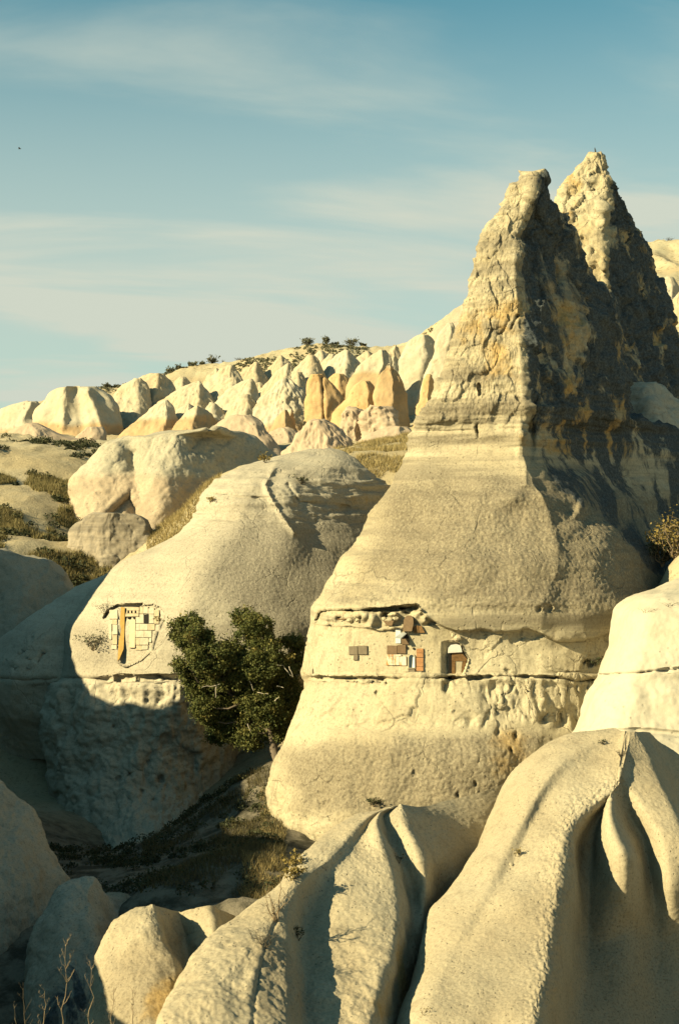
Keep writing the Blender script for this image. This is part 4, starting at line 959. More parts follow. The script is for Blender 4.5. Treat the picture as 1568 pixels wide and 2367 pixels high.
def spur(label, D, tip, base_y, L, X, R, mat, name="pale_cone", mR=1.0, mL=.55, slope=.8, rill=.22, bend=.85, tw=5):
    """pyramid-like spur: straight flanks from the tip down to a broad foot"""
    tx, ty = tip; pr = []; k_ = len(label) % 5
    L = tx - (tx - L) * (1.22 + .06 * k_); R = tx + (R - tx) * (1.18 + .07 * ((k_ * 3) % 5)); bend = bend * (.80 + .07 * ((k_ * 2) % 5)); tw = tw * (.4 + .35 * ((k_ * 4) % 3))
    for t in (0, .10, .28, .52, .78, 1.0):
        g = t ** bend
        pr.append((ty + (base_y - ty) * t, tx - tw * (1 - t) * .5 - (tx - L) * g, tx + (X - tx) * t, tx + tw * (1 - t) * .5 + (R - tx) * g))
    return far_rock(name, label, D, pr, mat, mL=mL, mR=mR, slope=slope, rill=rill * 1.1, amp=.32)
Y_, Wh = M['yel'], M['white']
spur("yellowish mound cut by a dark gully right of the big white mound", 207, (318, 878), 1010, 262, 318, 352, Y_, "yellow_mound", .9, bend=.45, tw=14)
spur("higher yellowish mound behind the one with the dark gully", 211, (362, 867), 1010, 300, 350, 408, Y_, "yellow_mound", .9, bend=.42, tw=26)
spur("white cone with orange foot, just right of the dark gully", 190, (384, 925), 1020, 296, 376, 424, sm_[0], "banded_cone", 1.1, bend=.7, rill=.12)
spur("rounded cone with orange foot and shaded right side, above the pink rim", 187, (456, 940), 1020, 396, 438, 500, sm_[0], "banded_cone", 1.2, bend=.62, rill=.08)
spur("narrow white cone tucked behind the rounded cone with orange foot", 193, (436, 933), 1010, 384, 430, 476, sm_[0], "banded_cone", .9, bend=.7, rill=.1)
spur("tall pale ridge-backed cone left of the middle of the slope", 205, (459, 880), 1000, 330, 452, 512, Y_, bend=.85)
spur("small pale cone peeping out between the ridge-backed cone and the white stepped one", 196, (490, 935), 1000, 462, 492, 524, Wh, bend=.8)
spur("highest of the pale cones, beside a dark scrubby gully", 214, (534, 846), 980, 430, 532, 580, Y_, bend=.75)
spur("lower step of the highest pale cone, in front of it", 207, (539, 878), 985, 456, 536, 570, Y_, bend=.75)
spur("white cone with two steps on its left edge, in the middle of the slope", 200, (580, 877), 1000, 470, 570, 615, Wh, bend=.85)
spur("yellow-streaked foot of the stepped white cone", 196, (573, 912), 1000, 520, 566, 604, Y_, bend=.8)
spur("pale cone half hidden at the upper right of the stepped white cone", 211, (601, 885), 990, 560, 604, 640, Y_, bend=.8)
spur("large grey-white cone with rilled shaded right side", 196, (657, 876), 1000, 556, 668, 750, Wh, "grey_cone", .75, bend=.92, rill=.4)
spur("pale spur above the large grey-white cone", 210, (664, 842), 960, 580, 666, 722, Y_, bend=.85)
spur("pale cone below the scrub patch near the top of the slope", 210, (717, 824), 950, 630, 724, 780, Y_, bend=.85)
spur("left shoulder of the pale cone below the scrub patch", 206, (690, 862), 960, 646, 692, 730, Y_, bend=.8)
spur("small pale cone with a grey shaded side under the skyline trees", 213, (798, 810), 920, 736, 800, 850, Wh, bend=.85)
spur("pale slope rib left of the small cone under the skyline trees", 215, (765, 820), 930, 706, 768, 812, Y_, bend=.9)
spur("pale spur high on the slope left of the middle", 220, (500, 852), 960, 440, 500, 545, Y_, bend=.85)
spur("pale spur just under the skyline shrubs on the left", 222, (425, 872), 980, 350, 425, 470, Y_, bend=.8)
spur("pale spur under the bare bush on the skyline", 222, (590, 838), 950, 530, 592, 640, Y_, bend=.85)
spur("pale spur under the left end of the highest skyline stretch", 224, (650, 822), 930, 590, 652, 700, Y_, bend=.85)
spur("white shoulder between the split orange rock and the highest skyline stretch", 218, (742, 812), 930, 690, 744, 790, Wh, bend=.8)
spur("pale rounded spur behind the tall leaning cone", 222, (850, 812), 920, 800, 852, 900, Y_, bend=.6, tw=14)
spur("thin white spike beside the small orange cone", 181, (669, 945), 1005, 655, 669, 684, Wh, bend=.7, rill=.05, tw=3)
spur("little pale cone in the saddle left of the egg-shaped rock", 214, (910, 796), 890, 884, 912, 936, Y_, bend=.7)
far_rock("orange_cone", "small orange cone with a white tip at the foot of the slope", 178, [(948, 650, 656, 661), (962, 640, 657, 670), (985, 624, 657, 680), (1010, 612, 657, 686)], split_mat("small cone tuff", 12.3), mR=1.2, slope=.6)
far_rock("orange_block", "angular orange rock split by a vertical crack", 180, [(867, 722, 732, 745), (885, 714, 740, 764), (920, 709, 748, 790), (950, 705, 750, 800), (1010, 700, 750, 806)], M['orange'], mL=.35, mR=.5, slope=.25, amp=.35,
    ops=lambda s: s.groove([(742, 872), (747, 920), (749, 985)], 2.4, 1.2))
far_rock("orange_mound", "dull orange mound half hidden behind the split orange rock", 190, [(865, 770, 779, 790), (878, 757, 782, 808), (910, 748, 785, 815), (960, 745, 785, 820)], M['orange'], mR=.6, slope=.5, cr=False)
far_rock("banded_cone", "tall leaning cone, white above and orange below, behind the orange cones", 186, [(808, 868, 880, 893), (818, 856, 884, 903), (835, 838, 884, 908), (865, 814, 876, 910), (905, 800, 870, 912), (960, 792, 868, 915)], sm_[1], mR=.7, slope=.5, cr=False)
far_rock("orange_cone", "orange cone with broad left apron in front of the tall leaning cone", 174, [(880, 835, 844, 855), (893, 822, 850, 866), (925, 798, 850, 876), (955, 770, 848, 882), (1000, 755, 848, 890)], M['orange'], mR=1.0, slope=.6)
far_rock("orange_cone", "large orange cone with pale tip and rough brown foot", 171, [(838, 893, 898, 904), (853, 881, 902, 917), (875, 868, 906, 930), (915, 862, 906, 943), (975, 860, 906, 949), (1010, 860, 906, 952)], split_mat("orange cone tuff", 17.6), mL=.4, mR=.8, slope=.25, cr=False)
far_rock("white_egg_rock", "egg-shaped white rock standing above the orange cones", 192, [(774, 962, 975, 988), (784, 945, 978, 999), (803, 931, 980, 1005), (835, 918, 976, 1004), (880, 915, 970, 996), (960, 915, 965, 990)], M['white'], mL=.4, mR=.7, slope=.2, cr=False)
far_rock("white_finger_rock", "slim white rock finger beside the tall chimney", 178, [(746, 1034, 1039, 1044), (756, 1025, 1040, 1048), (780, 1010, 1034, 1050), (825, 1000, 1030, 1050), (865, 982, 1025, 1055), (920, 965, 1020, 1060), (1000, 955, 1010, 1065)], M['white'], mL=.3, mR=.8, slope=.3)
far_rock("hill_knob", "bare sandy knob of the hill right behind the tall chimney", 232, [(698, 1080, 1100, 1120), (712, 1052, 1090, 1140), (738, 1018, 1080, 1150), (772, 992, 1070, 1160), (830, 980, 1070, 1170)], M['pink'], mL=.4, mR=.5, slope=.7, cr=False)
far_rock("orange_finger", "thin orange rock finger against the left edge of the tall chimney", 160, [(866, 987, 990, 993), (885, 977, 990, 1000), (915, 968, 988, 1002), (945, 962, 985, 1004), (1010, 945, 980, 1010)], M['orange'], mR=.9, slope=.4)
# pink rims in front of the cones
far_rock("pink_mound", "smooth pink mound in the middle distance with a curved shadow", 152, [(963, 552, 566, 588), (972, 522, 575, 602), (988, 496, 590, 614), (1005, 478, 600, 630), (1030, 465, 615, 650), (1060, 460, 620, 660)], M['pink'], mL=.35, mR=.8, slope=.9, cr=True)
far_rock("pink_mound", "pale low mound between the pink mounds", 163, [(985, 640, 655, 668), (994, 622, 660, 688), (1010, 612, 662, 700), (1040, 605, 662, 710)], M['pink'], mL=.3, mR=.7, slope=.9, cr=False)
far_rock("pink_mound", "pink mound with fine rills on its left face", 142, [(977, 718, 730, 748), (988, 702, 744, 775), (1005, 686, 752, 800), (1030, 665, 758, 820), (1060, 648, 760, 840)], M['pink'], mL=.35, mR=.6, slope=.7, rill=.3)
far_rock("rough_boulder", "knobbly pink boulder at the right end of the pink rim", 150, [(940, 856, 874, 896), (950, 842, 880, 908), (970, 836, 885, 915), (1000, 832, 885, 917), (1030, 830, 885, 920)], M['pink'], mL=.3, mR=.5, slope=.2, cr=False, amp=.7, f=.6)
far_rock("rough_boulder", "pitted pink boulder left of the knobbly one", 152, [(950, 796, 806, 818), (962, 788, 816, 842), (985, 782, 822, 850), (1015, 778, 822, 855)], M['pink'], mL=.3, mR=.6, slope=.3, cr=False, amp=.7, f=.6)
far_rock("pale_ledge", "pale low ledge under the pink boulders beside the tall chimney", 138, [(986, 905, 925, 942), (994, 862, 920, 955), (1004, 845, 915, 965), (1016, 830, 905, 965), (1060, 820, 900, 970)], M['pink'], mL=.2, mR=.5, slope=1.0, cr=False)
far_rock("pink_mound", "dull pink mound at the left, above the scrub", 166, [(978, 62, 75, 90), (990, 34, 80, 118), (1006, 15, 85, 150), (1026, -10, 90, 235), (1060, -20, 90, 260)], M['pink'], mL=.3, mR=.5, slope=.8, cr=False)
far_rock("orange_pyramid", "small sandy pyramid rock below the big white mound", 172, [(986, 200, 211, 240), (995, 190, 211, 243), (1010, 175, 211, 246), (1030, 160, 211, 250)], M['pink'], mL=.3, mR=.5, slope=.5)
# right-hand hill
far_rock("far_cone", "small white cone on the far slope at the right edge", 196, [(640, 1538, 1547, 1556), (655, 1524, 1550, 1566), (690, 1510, 1550, 1580), (740, 1505, 1550, 1590)], M['white'], mR=.8, slope=.5)
far_rock("far_cone", "lower pale cone at the right edge behind the rear peak", 186, [(672, 1570, 1582, 1595), (700, 1548, 1580, 1620), (750, 1530, 1580, 1640), (820, 1520, 1580, 1650)], M['yel'], mR=.6, slope=.5)

# ------------------------------------------------------------------ small things
M['bark'] = flat("bark", (0.16, 0.13, 0.10), .9, .4, 6)
M['twig'] = flat("dry twigs", (0.26, 0.20, 0.13), .9, .4, 5)
M['twig_dark'] = flat("dark twigs", (0.10, 0.085, 0.06), .9, .4, 5)
M['dead'] = flat('bleached wood', (.40, .36, .29))
def leaf_mat(name, a, b, c2):
    t = NT(name)
    col = t.mix(t.ramp(t.attr("tone"), 0.0, 0.6), a, b); col = t.mix(t.ramp(t.attr("tone"), 0.6, 1.0), col, c2)
    t.b.inputs["Roughness"].default_value = .7; t.b.inputs["Specular IOR Level"].default_value = .2
    tr = t.n.new("ShaderNodeBsdfTranslucent"); t.put(tr.inputs[0], col)
    ms = t.n.new("ShaderNodeMixShader"); ms.inputs[0].default_value = .22
    t.l.new(t.b.outputs[0], ms.inputs[1]); t.l.new(tr.outputs[0], ms.inputs[2]); t.l.new(ms.outputs[0], t.out.inputs[0])
    return t.done(col)
M['leaf'] = leaf_mat("juniper foliage", (0.045, 0.060, 0.018), (0.115, 0.120, 0.035), (0.23, 0.18, 0.055))
M['leaf_grey'] = leaf_mat("grey scrub foliage", (0.075, 0.080, 0.050), (0.115, 0.115, 0.070), (0.17, 0.15, 0.09))
M['leaf_dark'] = leaf_mat("dark scrub foliage", (0.025, 0.032, 0.016), (0.05, 0.055, 0.025), (0.09, 0.08, 0.035))
M['leaf_gold'] = leaf_mat("golden scrub foliage", (0.14, 0.11, 0.035), (0.22, 0.165, 0.05), (0.30, 0.22, 0.08))
M['straw'] = leaf_mat("dry grass", (0.22, 0.17, 0.075), (0.32, 0.25, 0.11), (0.40, 0.33, 0.17))
M['straw_mid'] = leaf_mat('olive dry grass', (0.12, 0.105, 0.045), (0.20, 0.165, 0.07), (0.30, 0.245, 0.11))
M['straw_dark'] = leaf_mat("dull grass", (0.055, 0.05, 0.025), (0.10, 0.085, 0.04), (0.18, 0.145, 0.065))

def leaves(P_, size, up=0.2, stretch=1.5):
    """one small bent-diamond face per point; returns verts, quads, tone"""
    n = len(P_)
    a = rng.normal(size=(n, 3)); a /= np.linalg.norm(a, axis=1)[:, None]
    b = rng.normal(size=(n, 3)); b = np.cross(a, b); b /= np.linalg.norm(b, axis=1)[:, None]
    s = size * rng.uniform(.6, 1.35, (n, 1))
    v = np.stack([P_ - a * s * stretch * .5, P_ + b * s * .5, P_ + a * s * stretch * .5, P_ - b * s * .5], 1).reshape(-1, 3)
    q = np.arange(4 * n).reshape(-1, 4)
    return v, q, n
def branch_pts(p0, p1, n=7, wob=.1, sag=0.0):
    t = np.linspace(0, 1, n)[:, None]; p = np.asarray(p0) * (1 - t) + np.asarray(p1) * t
    L = np.linalg.norm(np.asarray(p1) - np.asarray(p0))
    return p + rng.normal(size=(n, 3)) * wob * L * np.sin(t * math.pi) * .5 - np.array([0, 0, sag * L]) * np.sin(t * math.pi)

def empty(name, p):
    o = bpy.data.objects.new(name, None); COL.objects.link(o); o.location = tuple(p); o.matrix_world.translation = tuple(p)
    o.empty_display_size = .2; return o

# ---- the tree between the dome and the chimney
def big_tree():
    D = 66.5; base = W(648, 1765, 66.0)
    root = empty("evergreen_tree", base)
    tag(root, "dark green evergreen tree growing between the niche dome and the tall chimney", "tree")
    lobes = [(515, 1510, 30, 24), (535, 1497, 24, 20), (455, 1585, 30, 26), (440, 1555, 26, 22), (470, 1640, 26, 26), (505, 1700, 24, 20), (470, 1500, 40, 30), (600, 1540, 50, 40), (530, 1560, 50, 40), (650, 1640, 36, 36), (600, 1620, 50, 40), (530, 1660, 46, 34), (440, 1442, 30, 26), (418, 1470, 26, 20), (404, 1448, 10, 7), (455, 1480, 42, 34), (412, 1540, 14, 16), (560, 1428, 27, 22), (585, 1440, 24, 20), (612, 1452, 20, 24), (575, 1470, 30, 24), (678, 1482, 22, 18), (655, 1480, 14, 10), (690, 1520, 24, 34),
             (480, 1520, 46, 36), (540, 1530, 40, 40), (610, 1505, 36, 36), (640, 1545, 42, 38), (465, 1560, 40, 34), (520, 1580, 48, 40), (590, 1580, 48, 42), (660, 1600, 38, 46), (500, 1630, 40, 36), (560, 1640, 46, 38), (625, 1645, 40, 36), (540, 1690, 32, 26), (580, 1705, 36, 24), (635, 1690, 26, 24), (485, 1670, 20, 20), (505, 1610, 34, 26), (450, 1600, 22, 20)]
    trunk = Geo(); tp = W(612, 1640, 66.5)
    trunk.tube(branch_pts(base - np.array([0, 0, .6]), tp, 9, .05), np.linspace(.24, .13, 9), 8)
    tk = trunk.build("trunk", M['bark'], root)
    limb = Geo(); clumps = []
    for (x, y, rx, ry) in lobes:
        dz = rng.normal() * .7; c = W(x, y, D + dz)
        limb.tube(branch_pts(tp + rng.normal(size=3) * .15 if y < 1660 else base + (tp - base) * .6, c, 8, .10, -.04), np.linspace(.085, .02, 8), 5)
        k = max(4, int(rx * ry / 24))
        for _ in range(k):
            g = rng.normal(size=3); g = g / np.linalg.norm(g) * rng.uniform(.35, 1.0) ** .6
            p = c + np.array([g[0] * rx, g[1] * .8 * (rx + ry) / 2, g[2] * ry]) * D / F
            clumps.append(p)
            if rng.random() < .5: limb.tube(branch_pts(c + (p - c) * .1, p, 4, .12), np.linspace(.018, .006, 4), 4)
    limb.build("branches", M['bark'], root)
    pts, tone = [], []
    for p in clumps:
        r = rng.uniform(.20, .42); n = int(330 * r)
        g = rng.normal(size=(n, 3)); g = g / np.linalg.norm(g, axis=1)[:, None] * np.abs(rng.normal(.55, .32, (n, 1)))
        pts.append(p + g * r * np.array([1, 1, .8])); tone.append(np.clip(rng.normal(.42, .16) + g[:, 2] * .1 + rng.normal(size=n) * .14, 0, 1))
    pts = np.concatenate(pts); tone = np.concatenate(tone)
    v, q, n = leaves(pts, .07)
    mesh_from("crown", v, q.ravel(), np.full(n, 4), M['leaf'], root, attrs={"tone": np.repeat(tone, 4)}, smooth=False)
    # pale dead twigs that show through the crown
    for (x0, y0, x1, y1) in [(508, 1581, 466, 1588), (500, 1586, 498, 1612), (655, 1540, 672, 1562), (668, 1540, 676, 1565), (640, 1537, 655, 1538), (575, 1570, 586, 1596), (598, 1530, 603, 1545), (572, 1672, 578, 1690), (640, 1585, 655, 1589), (595, 1600, 620, 1603), (635, 1620, 645, 1610)]:
        dead = Geo(); dead.tube(branch_pts(W(x0, y0, D - 1.5), W(x1, y1, D - 1.6), 5, .08), np.linspace(.03, .012, 5), 4)
        dead.build("dead_branch", M['dead'], root)
big_tree()

# ---- scrub: shrubs as things of their own
def ground_at(x, y):
    j = np.clip(np.searchsorted(gx, x) - 1, 0, len(gx) - 2); i = np.clip(np.searchsorted(gy, y) - 1, 0, len(gy) - 2)
    fx = (x - gx[j]) / (gx[j + 1] - gx[j]); fy = (y - gy[i]) / (gy[i + 1] - gy[i])
    return (GZ[i, j] * (1 - fx) + GZ[i, j + 1] * fx) * (1 - fy) + (GZ[i + 1, j] * (1 - fx) + GZ[i + 1, j + 1] * fx) * fy
def shrub(name, label, p, r, h, nb=9, nl=300, ls=.1, mat='leaf_grey', twig='twig_dark', group=None, flat_top=.6, tw=1.0, cat="shrub"):
    p = np.asarray(p, float)
    root = empty(name, p); tag(root, label, cat, group)
    st = Geo(); tips = []
    for k in range(nb):
        a = rng.uniform(0, 2 * math.pi); rr = r * rng.uniform(.25, 1.0)
        e = p + np.array([math.cos(a) * rr, math.sin(a) * rr, h * rng.uniform(.55, 1.0)])
        b = branch_pts(p - np.array([0, 0, .1]), e, 6, .14, -.06); st.tube(b, np.linspace(.035, .010, 6) * tw * max(h, .4), 4)
        for m_ in range(4):
            s0 = b[rng.integers(2, 6)]; e2 = s0 + np.array([rng.normal() * r * .35, rng.normal() * r * .35, abs(rng.normal()) * h * .28])
            st.tube(branch_pts(s0, e2, 4, .12), np.linspace(.012, .005, 4) * tw * max(h, .4), 3); tips += [e2, (s0 + e2) / 2]
        tips.append(e)
    st.build("branches", M[twig], root)
    if nl:
        T = np.array(tips)[rng.integers(0, len(tips), nl)] + rng.normal(size=(nl, 3)) * np.array([r, r, h * .8]) * .13
        v, q, n = leaves(T, ls)
        mesh_from("foliage", v, q.ravel(), np.full(n, 4), M[mat], root, attrs={"tone": np.repeat(np.clip(rng.normal(.45, .25, n), 0, 1), 4)}, smooth=False)
    return root
def sky_shrub(px, D, r, h, label, bare=False, **k):
    x = (px - CX) / F * D; ds = np.arange(218, 262, 1.0)
    prof = np.array([ground_at((px - CX) / F * d, d) / d for d in ds]); d = ds[np.argmax(prof)]     # stands on the crest
    x = (px - CX) / F * d
    return shrub("skyline_shrub", label, (x, d, ground_at(x, d) - .15), r * .6, h * .58, nb=14, nl=0 if bare else 260, ls=.20, group="shrubs on the skyline", tw=1.5, **k)
for (px, r, h, lab, bare) in [(248, 1.1, 1.2, "lone bushy shrub on the skyline above the big white mound", False), (289, .5, .7, "tiny shrub on the skyline right of the lone shrub over the white mound", False),
    (332, .8, .6, "thin bare bush on the skyline above the yellowish mound", True), (396, 1.3, 1.3, "wide dark shrub, first of the left skyline group", False), (412, .9, 1.2, "shrub leaning against the wide first shrub of the left skyline group", False), (447, 1.5, 1.1, "low round shrub in the left skyline group", False),
    (468, .8, .8, "small shrub beside the tallest skyline shrub", False), (489, 1.7, 2.0, "tallest shrub of the left skyline group", False), (516, .7, .8, "small bare bush right of the tallest skyline shrub", True), (550, 1.2, 1.0, "bare grey bush standing alone on the skyline", True),
    (711, 1.9, 1.8, "bushy shrub at the left end of the highest skyline stretch", False), (753, 1.1, 2.1, "small umbrella-shaped tree on the highest skyline stretch", False), (772, 1.2, .6, "low scrub beside the umbrella-shaped skyline tree", False), (812, 2.2, 1.9, "broad twiggy shrub right of the umbrella-shaped skyline tree", False),
    (838, .9, .9, "little upright bush at the right end of the skyline shrubs", False), (1545, 1.3, 1.1, "bare bush on the far skyline at the right edge", True)]:
    sky_shrub(px, 240, r, h, lab, bare)

def on(sheet, px, py):
    return W(px, py, sheet.at(px, py))
# shrubs on and around the rocks
shrub("gold_shrub", "small golden bush on the crest of the near spur, upper of two", on(cr, 682, 2000), .30, .22, 10, 260, .05, 'leaf_gold', tw=.6)
shrub("gold_shrub", "small golden bush on the crest of the near spur, lower of two", on(cr, 676, 2030), .30, .25, 10, 300, .05, 'leaf_gold', tw=.6)
shrub("bare_shrub", "pale bare branching shrub in the groove of the near spur", on(cr, 636, 2126), .45, .75, 6, 0, twig='twig', tw=.9)
shrub("bare_shrub", "dark spidery shrub lower in the groove of the near spur", on(cr, 612, 2186), .5, .45, 9, 0, tw=.8)
shrub("bare_shrub", "small dark shrub on the shaded side of the near spur", on(cr, 690, 2165), .28, .22, 8, 60, .04, 'leaf_dark', tw=.6)
shrub("tuft", "dry tuft on the fluted part of the near spur", on(cr, 920, 1988), .22, .14, 8, 40, .04, 'leaf_dark', tw=.5)
shrub("tuft", "tuft in the groove of the large near ridge", on(hd, 1196, 1972), .12, .14, 7, 50, .035, 'leaf_gold', tw=.4)
shrub("tuft", "dry spidery tuft near the summit of the large near ridge", on(hd, 1432, 1742), .26, .12, 9, 0, tw=.6)
shrub("tuft", "dark tuft left of the summit of the large near ridge", on(hd, 1392, 1718), .14, .1, 7, 40, .035, 'leaf_dark', tw=.4)
shrub("tuft", "dry stalks at the foot of the large near ridge's lit face", on(hd, 977, 2352), .18, .24, 6, 20, .03, 'leaf_gold', 'twig', tw=.4)
shrub("rock_shrub", "dark bush with dry twigs in the hollow right of the chimney, lower left one", W(1528, 1305, 62.5), .9, .9, 12, 900, .08, 'leaf_dark', 'twig')
shrub("rock_shrub", "golden dry bush in the hollow right of the chimney, at the picture edge", W(1558, 1290, 62.0), 1.1, 1.4, 12, 900, .08, 'leaf_gold', 'twig')
shrub("niche_shrub", "bare twiggy bush growing over the upper left rim of the niche", on(dm, 244, 1415), .75, .5, 12, 60, .05, 'leaf_dark', tw=.8)
shrub("niche_shrub", "grey dry bush below the niche at its left", on(dm, 215, 1500), .9, .7, 16, 500, .07, 'leaf_grey', 'twig', tw=.6)
shrub("niche_shrub", "small dark bush at the right rim of the niche", on(dm, 366, 1436), .22, .22, 8, 90, .05, 'leaf_gold', tw=.5)
shrub("tuft", "dark tuft at the foot of the chimney above the near spur", on(cone, 862, 1858), .5, .25, 10, 160, .06, 'leaf_dark', 'twig', tw=.7)
shrub("tuft", "dry tuft at the left edge of the dome's top", on(dm, 613, 1066), .5, .35, 9, 120, .08, 'leaf_gold', tw=.8)
shrub("tuft", "dark tuft on the right of the dome's top ledge", on(dm, 695, 1115), .35, .25, 8, 120, .07, 'leaf_dark', tw=.8)
shrub("tuft", "dry tuft under the left edge of the dome's top", on(dm, 490, 1158), .35, .2, 8, 120, .07, 'leaf_gold', tw=.8)
shrub("tuft", "dark tuft hanging in the chimney's flank below the overhang, right", on(cone, 1372, 1536), .35, .25, 8, 120, .06, 'leaf_dark', tw=.6)
for (x, y, lab) in [(1490, 1412, "spidery dry plant on the bleached rock, left one"), (1545, 1398, "spidery dry plant on the bleached rock, right one")]:
    shrub("spidery_plant", lab, on(rb, x, y), .38, .1, 7, 0, tw=.5)

# ------------------------------------------------------------------ what is built into the chimney's flank
def plate(name, parent, sheet, poly, mat, proud=.05, thick=.14, depth=None, label=None, tilt=0.0):
    """a flat slab with the given outline, standing a little proud of the rock behind it"""
    P_ = np.array(poly, float); n = len(P_)
    if depth is None:
        xs, ys = np.meshgrid(np.linspace(P_[:, 0].min(), P_[:, 0].max(), 4), np.linspace(P_[:, 1].min(), P_[:, 1].max(), 4))
        d = np.array([sheet.at(a, b) for a, b in zip(xs.ravel(), ys.ravel())])
        A = np.c_[xs.ravel(), ys.ravel(), np.ones(16)]; co = np.linalg.lstsq(A, d, rcond=None)[0]
        d = np.c_[P_, np.ones(n)] @ co
    else: d = np.full(n, depth)
    f = d - proud - tilt * (P_[:, 1] - P_[:, 1].min()) / 40; b = f + thick
    cen = P_.mean(0); In = cen + (P_ - cen) * .975
    v = np.concatenate([W(In[:, 0], In[:, 1], f), W(P_[:, 0], P_[:, 1], f + .02), W(P_[:, 0], P_[:, 1], b)])
    g = Geo(); faces = [list(range(n))[::-1]]
    if np.cross(P_[1] - P_[0], P_[2] - P_[1]) < 0: pass
    for k in range(n):
        k2 = (k + 1) % n
        faces += [[k, k2, n + k2, n + k], [n + k, n + k2, 2 * n + k2, 2 * n + k]]
    faces.append([2 * n + k for k in range(n)])
    g.add(v, faces)
    o = g.build(name, mat, parent, smooth=False)
    if label: o["label"] = label
    return o
def rect(x0, y0, x1, y1, j=.5):
    return [(x0 + rng.uniform(-j, j), y0 + rng.uniform(-j, j)), (x1 + rng.uniform(-j, j), y0 + rng.uniform(-j, j)), (x1 + rng.uniform(-j, j), y1 + rng.uniform(-j, j)), (x0 + rng.uniform(-j, j), y1 + rng.uniform(-j, j))]
M['panel'] = flat("weathered brown panel", (0.155, 0.105, 0.062), .8, .3, 6)
M['panel2'] = flat("grey brown panel", (0.15, 0.122, 0.085), .8, .25, 6)
M['wood'] = flat("old wood", (0.20, 0.115, 0.05), .8, .5, 12)
M['plaster'] = flat("white plaster", (0.62, 0.60, 0.55), .9, .12, 4)
M['brick'] = flat("orange brick", (0.36, 0.185, 0.085), .9, .35, 10)
M['dark'] = flat("dark opening", (0.018, 0.016, 0.014), .9, .2, 4)
M['glass'] = flat("dim window pane", (0.03, 0.045, 0.055), .25, .2, 3)
M['cream'] = flat("cream plaster", (0.42, 0.365, 0.25), .9, .15, 5)
def rust_mat():
    t = NT("rusty white sheet")
    n = t.noise(1.0, 6, .7, t.map((9, 9, 1.6)))
    return t.done(t.mix(t.ramp(n, .48, .62), (0.52, 0.47, 0.37), (0.36, 0.17, 0.05)))
M['rust'] = rust_mat()
C_ = o_cone
plate("panel", C_, cone, rect(805.5, 1493, 825, 1512.7), M['panel2'])
plate("panel", C_, cone, rect(826.6, 1492, 847.4, 1512), M['panel2'])
plate("panel", C_, cone, rect(816.3, 1513.3, 826.3, 1525.6), M['panel2'])
plate("panel", C_, cone, rect(893.3, 1491.4, 916.5, 1511.4), M['panel'])
plate("panel", C_, cone, rect(917.2, 1490, 937, 1510), M['panel'])
plate("panel", C_, cone, rect(927, 1476, 944, 1489.3), M['panel'])
plate("panel", C_, cone, rect(942.3, 1546, 957.6, 1557), M['panel2'], .06)
plate("arched_panel", C_, cone, [(930, 1459), (932, 1432), (935, 1426), (941, 1422), (949, 1422), (954, 1427), (955, 1440), (951, 1459)], M['panel'], .22, .16)
plate("plank_panel", C_, cone, [(952, 1446), (965, 1445), (966, 1462), (956, 1463)], M['wood'], .08)
plate("plank_panel", C_, cone, [(966, 1446), (973, 1446), (981, 1462), (967.5, 1462)], M['wood'], .08)
plate("painted_panel", C_, cone, rect(913, 1450, 925.5, 1487), M['plaster'], .04)
plate("rusty_sheet", C_, cone, rect(893, 1516.5, 907, 1537), M['rust'], .04); plate("rusty_sheet", C_, cone, rect(907.6, 1516, 922, 1537), M['rust'], .05); plate("rusty_sheet", C_, cone, rect(922.6, 1516.5, 938, 1537.5), M['rust'], .04)
plate("rusty_sheet", C_, cone, rect(896, 1511.8, 926, 1515.8), M['rust'], .03)
plate("small_board", C_, cone, [(885, 1435), (898, 1433), (909, 1434), (905, 1446), (893, 1445)], M['panel'], .12)
y0 = 1498.5
for k in range(5): plate("brick_block", C_, cone, rect(961.3, y0 + k * 10.5, 977.2, y0 + k * 10.5 + 9.9, .35), M['brick'], .05 + .015 * (k % 2))
# little lean-to box with a tilted metal roof
dq = cone.at(935, 1480)
plate("opening", C_, cone, [(928, 1475), (940, 1462.5), (945, 1475)], M['dark'], .0, .1, depth=dq - .06)
roof = Geo()
a_, b_, c_, d_ = W(912, 1472, dq - .42), W(926, 1474, dq - .42), W(941, 1461.5, dq - .02), W(927, 1461, dq - .02)
th = np.array([0, 0, .035]); roof.add(np.array([a_, b_, c_, d_, a_ - th, b_ - th, c_ - th, d_ - th]), [[0, 1, 2, 3], [7, 6, 5, 4], [0, 4, 5, 1], [1, 5, 6, 2], [2, 6, 7, 3], [3, 7, 4, 0]])
roof.build("metal_roof", flat("pale sheet metal", (.42, .43, .41), .5, .15, 3), C_, smooth=False)
# arched window: frame, pane, white reveal
def arch(x0, x1, y0, y1, n=7):
    r = (x1 - x0) / 2; cx = (x0 + x1) / 2
    return [(x0, y1)] + [(cx - r * math.cos(math.pi * k / n), y0 + r * 1.25 - r * 1.25 * math.sin(math.pi * k / n)) for k in range(n + 1)] + [(x1, y1)]
plate("window_frame", C_, cone, arch(941.5, 959.5, 1510, 1545), M['cream'], .05)
plate("window_pane", C_, cone, arch(943.5, 956.5, 1512.5, 1543.5), M['glass'], .065, .05)
plate("window_reveal", C_, cone, [(951.5, 1543), (953, 1520), (955.5, 1515), (957.5, 1522), (957.8, 1543)], M['plaster'], .085, .05)
plate("vent_hole", C_, cone, [(939.7 + 2.6 * math.cos(t), 1497 + 3.6 * math.sin(t)) for t in np.linspace(0, 2 * math.pi, 9)[:-1]], M['dark'], .03, .05)
plate("vent_hole", C_, cone, [(955 + 2.6 * math.cos(t), 1498.5 + 2.8 * math.sin(t)) for t in np.linspace(0, 2 * math.pi, 9)[:-1]], M['dark'], .03, .05)
